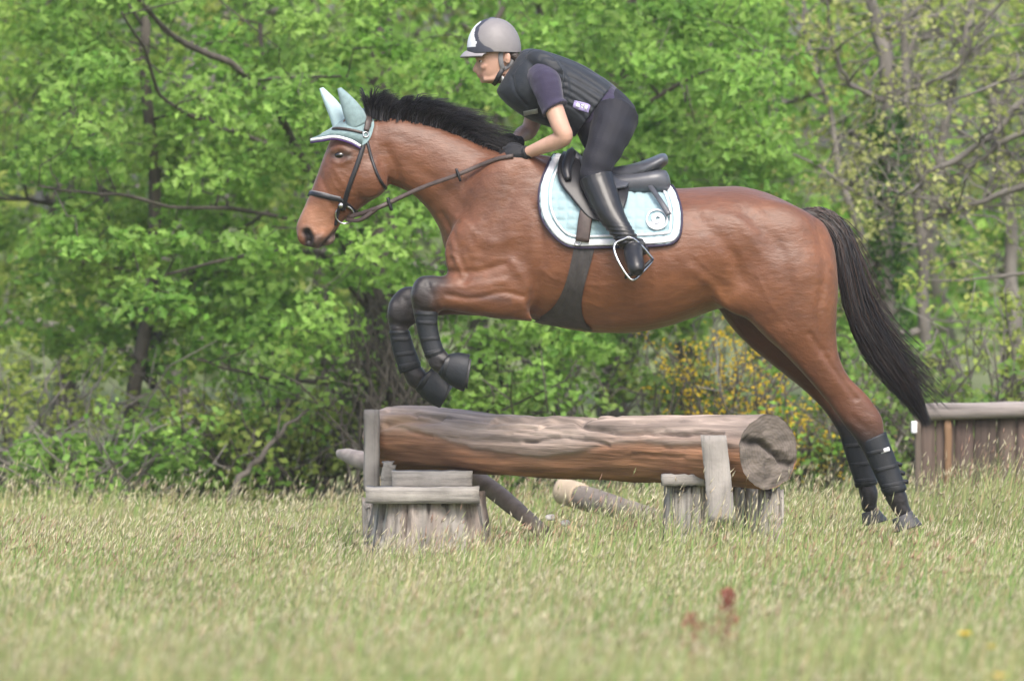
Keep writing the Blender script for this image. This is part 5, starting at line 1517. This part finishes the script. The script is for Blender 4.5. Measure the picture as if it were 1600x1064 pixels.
def build_log():
    A = P(600, 690, 1.12); B = P(1200, 708, -1.05)
    t = thing('jump_log', 'thick weathered log with grey top and orange-brown underside, horse jumping over it', 'log', (A + B) / 2 * [1, 1, 0])
    ax = B - A; L = np.linalg.norm(ax); ax /= L
    side = np.cross(ax, [0, 0, 1]); side /= np.linalg.norm(side); up = np.cross(side, ax)
    nu, nv = 270, 120
    u = np.linspace(0, 1, nu); a = np.linspace(0, 2 * np.pi, nv, endpoint=False)
    U, Aa = np.meshgrid(u, a, indexing='ij')
    # photo profile: top edge dips after the left end, radius grows to the right
    rad = np.interp(u, [0, .03, .12, .3, .6, 1], [.125, .145, .15, .137, .142, .156])[:, None] * np.ones_like(U)
    rad[:3] *= np.array([.86, .94, .98])[:, None]
    S = U * L
    pn = np.stack([S * 1.6, np.cos(Aa) * 1.1, np.sin(Aa) * 1.1], -1).reshape(-1, 3)
    n1 = fbm(pn, 40, 4).reshape(U.shape)
    n2 = fbm(np.stack([S * 3.5, np.cos(Aa) * 6, np.sin(Aa) * 6], -1).reshape(-1, 3), 44, 4).reshape(U.shape)
    r = rad + .010 * n1 + .003 * n2
    # angle a: 0 = up, camera side at about -? : camera faces (side . -y)
    d = np.cos(Aa)[..., None] * up + np.sin(Aa)[..., None] * side
    front = -d[..., 1]; hgt = d[..., 2]
    # long cracks and torn bark on the face seen: (u, height) polylines
    W = np.stack([U, hgt * .12], -1).reshape(-1, 2)
    fm = (front.ravel() > -.25)
    def crack(pl, w, dep):
        nonlocal r
        q = cr(np.array(pl, float), 6); q = q * [1, .12]
        jit = .004 * vnoise(np.stack([S.ravel() * 14, Aa.ravel() * 0, Aa.ravel() * 0], -1), 51)
        dd = seg_dist((W + np.stack([jit * 0, jit], -1)) * [L / 1.0, 1.0], q * [L / 1.0, 1.0])
        r = r - (dep * np.exp(-(dd / w) ** 2) * fm).reshape(U.shape)
    crack([(.05, .80), (.10, .83), (.14, .72)], .008, .018)
    crack([(.07, .42), (.11, .52), (.17, .60), (.21, .66)], .012, .030)
    crack([(.055, .25), (.10, .33), (.2, .12)], .006, .012)
    crack([(.34, .80), (.40, .88), (.46, .86), (.52, .90), (.58, .92)], .011, .035)
    crack([(.47, .70), (.54, .86), (.60, .62), (.68, .52), (.80, .50), (.95, .48)], .006, .022)
    crack([(.44, .12), (.52, .3), (.58, .30), (.66, .14)], .006, .014)
    crack([(.72, -.1), (.80, -.14), (.86, -.1)], .004, .008)
    for k in range(16):
        u0 = rng.uniform(.05, .9); h0 = rng.uniform(.1, .95)
        crack([(u0, h0), (u0 + .04, h0 + rng.normal(0, .04)), (u0 + rng.uniform(.06, .16), h0 + rng.normal(0, .07))], .003, .008)
    # the bark line: grey bark above, peeled orange wood below
    bl = .10 + .18 * fbm(np.stack([S * 2.2, S * 0, S * 0], -1).reshape(-1, 3), 60, 4).reshape(U.shape) + np.interp(U, [0, .1, .2, .5, .62, 1], [.0, .0, -.12, -.25, -.12, .05])
    bark = np.clip((hgt - bl) / .10, 0, 1)
    r = r + .008 * bark
    base = A + U[..., None] * (ax * L)
    base = base + up * (np.interp(U, [0, .12, .3, .6, 1], [.02, .022, .0, .0, .0]))[..., None]
    V = base + d * r[..., None]
    # right end sawn a little on the skew, facing the camera
    n = nu * nv
    g = fbm(np.stack([S * 4, np.cos(Aa) * 4, np.sin(Aa) * 4], -1).reshape(-1, 3), 70, 4).reshape(U.shape)[..., None]
    s2 = fbm(np.stack([S * 2, np.cos(Aa) * 14, np.sin(Aa) * 14], -1).reshape(-1, 3), 75, 3).reshape(U.shape)[..., None]
    grey = np.array([.30, .238, .20]) * (1 + .35 * g + .3 * s2); orange = np.array([.30, .145, .075]) * (1 + .35 * g)
    brown = np.array([.22, .14, .10])
    c = orange * (1 - bark[..., None]) + grey * bark[..., None]
    mid = np.exp(-((hgt - bl - .14) / .24) ** 2)[..., None] * .6
    c = c * (1 - mid) + np.array([.27, .185, .14]) * mid
    rot = (np.exp(-(((U - .11) / .06) ** 2 + ((hgt - .5) / .28) ** 2)) * (front > 0))[..., None]
    c = c * (1 - rot * .8) + np.array([.34, .215, .13]) * rot * .8
    V2, C2 = V.reshape(-1, 3), c.reshape(-1, 3)
    i = np.arange(nu - 1)[:, None] * nv; j = np.arange(nv)[None]; jn = (j + 1) % nv
    q = np.stack([i + j, i + jn, i + nv + jn, i + nv + j], -1).reshape(-1, 4)
    gr = np.stack([S, np.cos(Aa), np.sin(Aa)], -1).reshape(-1, 3)
    mesh('trunk', V2, q, M_LOG, t, True, C2.clip(.02, .8), gr)
    # end faces with checks and rings
    for e, nm, dirn in ((nu - 1, 'sawn_end', ax), (0, 'rough_end', -ax)):
        rim = V[e]; cen = rim.mean(0)
        K = 44; rows = []; cols = []
        for k in range(K + 1):
            s = 1 - k / K
            p = cen + (rim - cen) * max(s, .001)
            rel = p - cen
            hx, hz = rel @ side, rel @ up
            dep = .006 * fbm(np.stack([hx * 20, hz * 20, hx * 0], -1), 80, 3)
            w2 = np.stack([hx, hz], -1)
            jit = w2 + .012 * np.stack([vnoise(np.stack([hx * 25, hz * 25, hx * 0], -1), 85), vnoise(np.stack([hx * 25, hz * 25, hx * 0 + 5], -1), 86)], -1)
            sg = np.sign(side @ np.array([1, 0, 0])) if e else 1
            ck = np.exp(-(seg_dist(jit, np.array([(-.12 * sg, .05), (-.02 * sg, .035), (.06 * sg, -.02), (.13 * sg, -.055)])) / .016) ** 2)
            p = p + dirn * (dep - .03 * ck - .002 + (0.014 if s < .96 else 0) * 0)[:, None]
            rows.append(p)
            ring_ = .5 + .5 * np.sin(s * 70 + 2 * vnoise(np.stack([hx * 9, hz * 9, hx * 0], -1), 88))
            cc = np.array([.105, .088, .075]) * (1 + .25 * ring_ + .2 * fbm(np.stack([hx * 12, hz * 12, hx * 0], -1), 90, 3))[:, None]
            cc = cc * (1 - .72 * ck[:, None]) + np.array([.035, .03, .028]) * .72 * ck[:, None]
            cols.append(cc)
        G = np.array(rows); m_ = K + 1
        i2 = np.arange(m_ - 1)[:, None] * nv
        q2 = np.stack([i2 + j, i2 + jn, i2 + nv + jn, i2 + nv + j], -1).reshape(-1, 4)
        mesh(nm, G.reshape(-1, 3), q2 if e else q2[:, ::-1], M_LOG, t, True, np.vstack(cols).clip(.01, .8), np.stack([((G.reshape(-1, 3) - cen) @ side) * 4, ((G.reshape(-1, 3) - cen) @ up) * 4, G.reshape(-1, 3)[:, 0] * 0 + 7], -1))
    # orange peg near the right end
    uu = .93; p = A + ax * L * uu + up * .075 + np.array([-side, side][int(side[1] < 0)]) * .138
    pc = P(1153, 684, p[1]); pc[1] = p[1] - .02
    mesh('orange_cap', *ball(pc, (.017, .017, .013), 14), pm('orange_plastic', (.75, .25, .02), rough=.4, var=.05, bump=0), t)
    return A, B, ax, L
LA, LB, LAX, LL = build_log()

def plank(name, label, px0, py0, px1, py1, Y, th, mat, skew=(0, 0), group=None, cat='plank', yaw=0.0, parent=None, jag=.006):
    """a sawn board seen face-on between pixel corners; skew = pixel shift of its top edge; subdivided, worn edges"""
    a = P(px0, py1, Y); b = P(px1, py1, Y); c = P(px1 + skew[1], py0, Y); d = P(px0 + skew[0], py0, Y)
    K = 14 if abs(px1 - px0) > abs(py1 - py0) else 5
    H = 14 if K == 5 else 5
    def pt(u, v): return (a * (1 - u) + b * u) * (1 - v) + (d * (1 - u) + c * u) * v
    us = np.linspace(0, 1, K); vs = np.linspace(0, 1, H)
    fr = np.array([[pt(u, v) for u in us] for v in vs])
    wear = rng.normal(0, 1, (H, K))
    ed = np.zeros((H, K), bool); ed[0] = ed[-1] = True; ed[:, 0] = ed[:, -1] = True
    fr = fr + np.stack([rng.normal(0, jag, (H, K)) * ed * .6, wear * jag * .35 - ed * -.006, rng.normal(0, jag, (H, K)) * ed * .6], -1)
    bk = fr + [0, th, 0]
    if yaw:
        ctr = fr.reshape(-1, 3).mean(0); cs, sn = math.cos(yaw), math.sin(yaw)
        R = np.array([[cs, -sn, 0], [sn, cs, 0], [0, 0, 1]])
        fr = (fr - ctr) @ R.T + ctr; bk = (bk - ctr) @ R.T + ctr
    n = H * K
    i = np.arange(H - 1)[:, None] * K; j = np.arange(K - 1)[None]
    q = np.stack([i + j, i + j + 1, i + K + j + 1, i + K + j], -1).reshape(-1, 4)
    idx = np.concatenate([np.arange(K), np.arange(1, H) * K + K - 1, (H - 1) * K + np.arange(K - 2, -1, -1), np.arange(H - 2, 0, -1) * K])
    nx = np.roll(idx, -1)
    rim = np.stack([nx, idx, idx + n, nx + n], -1)
    o = mesh(name, np.vstack([fr.reshape(-1, 3), bk.reshape(-1, 3)]), [np.vstack([q, q[:, ::-1] + n, rim])], mat, parent, False)
    if label: tag(o, label, cat, group)
    return o

def stump(name, label, px, pytop, Y, rtop, rbot, seed, group, mat=None, squash=.8, h_extra=0.1, cat='stump', lobes=5):
    """split, weathered stump standing in the grass; fluted sides"""
    c = P(px, pytop, Y); top = c[2]
    nv, nh = 110, 40
    a = np.linspace(0, 2 * np.pi, nv, endpoint=False)
    rows = []; cols = []
    gz = -.12
    fl = fbm(np.stack([np.cos(a) * 2.6, np.sin(a) * 2.6, a * 0], -1), seed, 5)
    fl2 = vnoise(np.stack([np.cos(a) * 11, np.sin(a) * 11, a * 0], -1), seed + 9)
    for k in range(nh):
        s = k / (nh - 1)
        z = gz + (top - gz) * s
        rr = rbot * (1 - s) ** .8 + rtop * (1 - (1 - s) ** .8)
        w = fbm(np.stack([np.cos(a) * 3.5, np.sin(a) * 3.5, a * 0 + z * 3], -1), seed + 3, 4)
        r = rr * (1 + .10 * fl + .05 * fl2 + .04 * w)
        split = np.clip(np.abs(fl2 + .35 * w) / .12, 0, 1)
        r = r - .03 * (1 - split)
        zz = z + (.035 * fl + .02 * fl2) * (s > .97)
        rows.append(np.stack([c[0] + np.cos(a) * r, Y + np.sin(a) * r * squash, np.full(nv, 0) + zz], -1))
        g = fbm(np.stack([np.cos(a) * 8, np.sin(a) * 8, a * 0 + z * .8], -1), seed + 5, 4)
        cc = np.array([.29, .268, .245]) * (1 + .45 * g)[:, None]
        cc = cc * (.35 + .65 * split)[:, None]
        br = np.clip(fl * 1.5 - .2, 0, 1)[:, None]
        cols.append(cc * (1 - .5 * br) + np.array([.17, .10, .07]) * .5 * br)
    V, F = loft(rows)
    C = np.vstack(cols + [cols[0].mean(0)[None], cols[-1].mean(0)[None]])
    o = mesh(name, V, F, M_LOG2, None, True, C.clip(.02, .8))
    tag(o, label, cat, group)
    return o
M_LOG2 = pm('weathered_stump', attr=True, rough=.92, var=.25, scale=10, bump=.6, bscale=60, bdist=.005, streak=.6, sscale=26, sstretch=(1, 1, .06))

def pole(name, label, pts, mat, cat='pole', end=None, n=18):
    t = thing(name, label, cat, P(pts[0][0], 895, pts[0][2]))
    v, f = limb(pts, 6, n)
    v = v + .25 * .012 * np.stack([fbm(v * 14, 3, 3), fbm(v * 14, 4, 3), fbm(v * 14, 6, 3)], -1)
    mesh('shaft', v, f, mat, t)
    if end: end(t)
    return t

def build_supports():
    g = 'weathered stumps carrying the log'
    stump('stump', 'broad splintered grey stump under the left end of the log', 668, 782, .35, .235, .30, 101, g)
    stump('stump', 'grey split stump with a capping block under the right end of the log', 1076, 757, -.72, .10, .115, 131, g)
    stump('stump', 'short dark stump behind the leaning board under the right end', 1150, 762, -.62, .11, .12, 151, g)
    stump('stump', 'reddish split post at the outer right end of the log', 1206, 768, -.95, .052, .058, 171, g)
    stump('stump', 'dark narrow post at the left edge of the left stump', 585, 785, .75, .055, .04, 191, g)
    plank('upright_plank', 'grey upright board nailed against the left end of the log', 568, 640, 593, 768, .84, .045, M_GREYW, group='boards of the log jump', jag=.0015)
    plank('cross_plank', 'long grey plank lying across the top of the left stump', 571, 762, 749, 787, .12, .30, M_GREYH, group='boards of the log jump', jag=.0022)
    plank('cross_plank', 'grey plank wedged between the left stump\'s long plank and the log', 612, 737, 738, 763, .30, .30, M_GREYH, group='boards of the log jump', jag=.0022)
    plank('wedge_block', 'small grey wooden wedge under the log\'s left end', 594, 722, 622, 762, .62, .22, M_GREYH, (3, -8), group='boards of the log jump', cat='wedge')
    plank('leaning_plank', 'grey board leaning against the log near its sawn end', 1108, 680, 1150, 815, -1.17, .045, M_GREYW, (-13, -15), group='boards of the log jump', jag=.0015)
    plank('cap_block', 'flat grey block on the stump under the log\'s right end', 1034, 741, 1102, 759, -.84, .22, M_GREYH, group='boards of the log jump', cat='block', jag=.003)
    pole('pointed_stake', 'pale pointed stake sticking out beyond the left end of the log', [(527, 707, 1.6, .006), (534, 709, 1.5, .025), (548, 713, 1.4, .036), (566, 719, 1.3, .042), (600, 728, 1.2, .045)], pm('pale_peeled_wood', (.33, .28, .25), rough=.85, var=.3, scale=18, bump=.5, bscale=50), 'stake')
    pole('brace_pole', 'grey-brown pole slanting from under the log into the grass', [(735, 742, 1.0, .040), (765, 762, .85, .042), (795, 786, .7, .040), (822, 808, .55, .036), (850, 832, .4, .034)], pm('grey_brown_pole', (.34, .27, .22), rough=.9, var=.35, scale=14, bump=.6, bscale=40))
    M_PB = pm('fallen_pole_bark', (.17, .145, .125), rough=.9, var=.35, scale=14, bump=.6, bscale=40)
    def end(t):
        mesh('peeled_end', *limb([(876, 767, 4.02, .062), (882, 768, 4.0, .066), (903, 774, 3.9, .066), (908, 776, 3.87, .064)], 3, 20), pm('fresh_cut_wood', (.40, .32, .23), rough=.8, var=.2, scale=10, bump=.4, bscale=30), t)
    pole('fallen_pole', 'fallen pole with a pale peeled end lying in the grass behind the log', [(906, 775.5, 3.88, .058), (925, 781, 3.8, .06), (980, 798, 3.5, .056), (1035, 815, 3.2, .05)], M_PB, end=end)
    for k, (a, b) in enumerate(((860, 808), (884, 817))):
        c = P(a, b, .2); v, f = ball(c, (.022, .02, .017), 14)
        v = v + .005 * np.stack([fbm(v * 60, 3 + k, 2), fbm(v * 60, 5, 2), fbm(v * 60, 7, 2)], -1)
        o = mesh('wood_chip', v, f, pm('pale_chip', (.75, .7, .65), rough=.9), None)
        tag(o, ['smaller pale chip in the grass below the middle of the log', 'larger pale chip in the grass right of the other chip'][k], 'wood chip', 'pale chips in the grass')
build_supports()

# ------------------------------------------------------------------ wooden fence obstacle on the right
def build_fence():
    t = thing('wooden_fence', 'brown plank fence with a rounded grey log rail at the right edge', 'fence', P(1435, 850, 5))
    Y = 5.0
    x = 1436; k = 0
    while x < 1760:
        w = rng.uniform(22, 36)
        m = pm('fence_plank_%d' % k, tuple(np.array([.10, .074, .062]) * rng.uniform(.75, 1.25) * np.array([1, rng.uniform(.95, 1.05), 1])), rough=.85, var=.45, scale=7, bump=.7, bscale=40, stretch=(1, 1, .12), bdist=.008, streak=.5, sscale=28, sstretch=(1, 1, .05))
        plank('plank', None, x, 652, x + w - 1.2, 860, Y + rng.uniform(0, .012), .03, m, parent=t, jag=.002)
        x += w; k += 1
    plank('batten', None, 1476, 656, 1487, 855, Y - .035, .03, pm('orange_brown_batten', (.15, .09, .05), rough=.8, var=.3, scale=8, bump=.5, stretch=(1, 1, .2)), parent=t, jag=.002)
    v, f = limb([(1444, 644, Y - .02, .040), (1452, 643.5, Y - .02, .044), (1520, 642, Y - .02, .044), (1600, 639.5, Y - .02, .045), (1765, 636, Y - .02, .046)], 8, 20)
    v = v + .006 * np.stack([v[:, 0] * 0, fbm(v * [3, 9, 9], 61, 3), fbm(v * [3, 9, 9], 62, 3)], -1)
    mesh('log_rail', v, f, pm('grey_rail', (.20, .178, .168), rough=.88, var=.4, scale=12, bump=.6, bscale=40, stretch=(.2, 1, 1), streak=.5, sscale=22, sstretch=(.06, 1, 1)), t)
    plank('white_tag', None, 1424, 658, 1433, 677, Y - .05, .006, M_WHITE, parent=t, jag=.001)
    plank('tag_post', None, 1430, 655, 1440, 860, Y - .02, .04, M_DARKW, parent=t, jag=.002)
build_fence()

# small flowers and dock plants in the meadow
def build_flowers():
    for k, (px, py, lab, colr, s) in enumerate([(1507, 990, 'yellow meadow flower in the lower right, the upper one', (.7, .52, .02), .024), (1549, 1010, 'yellow meadow flower in the lower right, the middle one', (.5, .45, .06), .017), (1562, 1056, 'yellow meadow flower at the bottom edge', (.6, .48, .03), .022)]):
        d = FPX * (1.6 - .29) / (py - 335.0)
        c = P(px, py, d - 39)
        t = thing('yellow_flower', lab, 'flower', (c[0], c[1], 0), 'yellow flowers in the grass')
        mesh('stem', *limb([(c[0], c[1], -.01, .0025), (c[0] + .01, c[1], c[2] * .5, .002), (*c, .0016)], 4, 6, world_space=True), pm('flower_stem', (.1, .18, .04), bump=0), t)
        v = []; f = []
        for p in range(9):
            a = p * 2 * math.pi / 9; u = np.array([math.cos(a), -math.sin(a) * .8, .25]); w = np.cross(u, [0, -.5, 1]); w /= np.linalg.norm(w)
            o = len(v); v += [c, c + u * s * .6 + w * s * .3, c + u * s, c + u * s * .6 - w * s * .3]; f.append([o, o + 1, o + 2, o + 3])
        mesh('petals', np.array(v), np.array(f), pm('yellow_petal', colr, rough=.6, var=.1, bump=0), t, False)
        mesh('disc', *ball(c, s * .35, 10), pm('flower_disc', (.6, .35, .01), bump=0), t)
    for k, (px, py, lab, n) in enumerate([(1138, 975, 'tall reddish sorrel spike in the foreground grass', 700), (1082, 990, 'smaller reddish sorrel spike left of the tall one', 260)]):
        d = FPX * (1.6 - .25) / (py - 335.0)
        c = P(px, py, d - 39); h = (.12 if k == 0 else .07)
        t = thing('sorrel_plant', lab, 'sorrel', (c[0], c[1], 0), 'sorrel spikes')
        mesh('stem', *limb([(c[0], c[1], -.01, .003), (c[0], c[1], c[2], .002), (c[0] + .004, c[1], c[2] + h, .001)], 4, 6, world_space=True), pm('sorrel_stem', (.2, .09, .05), bump=0), t)
        zz = rng.uniform(-1, 1, n); p = c + np.stack([rng.normal(0, .022, n) * (1 - zz * .6), rng.normal(0, .022, n), zz * h], -1)
        v, f, cc = leaf_cloud(p, rng.normal(0, 1, (n, 3)), rng.uniform(.008, .016, n), np.array([.40, .14, .11]) * rng.uniform(.7, 1.2, (n, 1)), False)
        tag(mesh('seeds', v, f, M_GRASS, t, True, cc), kind='stuff')
build_flowers()

# ------------------------------------------------------------------ thin haze volume, added to lift the blacks as lens veil does
def build_veil_haze():
    x0, x1, y0, y1, z0, z1 = -60, 60, -60, 60, -1.2, 11.5
    v = np.array([(x, y, z) for z in (z0, z1) for y in (y0, y1) for x in (x0, x1)], float)
    f = np.array([[0, 2, 3, 1], [4, 5, 7, 6], [0, 1, 5, 4], [2, 6, 7, 3], [0, 4, 6, 2], [1, 3, 7, 5]])
    m = bpy.data.materials.new('veil_haze'); m.use_nodes = True
    t = m.node_tree
    for n in list(t.nodes): t.nodes.remove(n)
    o = t.nodes.new('ShaderNodeOutputMaterial'); p = t.nodes.new('ShaderNodeVolumePrincipled')
    p.inputs['Color'].default_value = (.9, .93, .95, 1); p.inputs['Density'].default_value = .0004
    t.links.new(p.outputs[0], o.inputs['Volume'])
    tag(mesh('veil_haze', v, f, m, None, False), kind='stuff')
build_veil_haze()
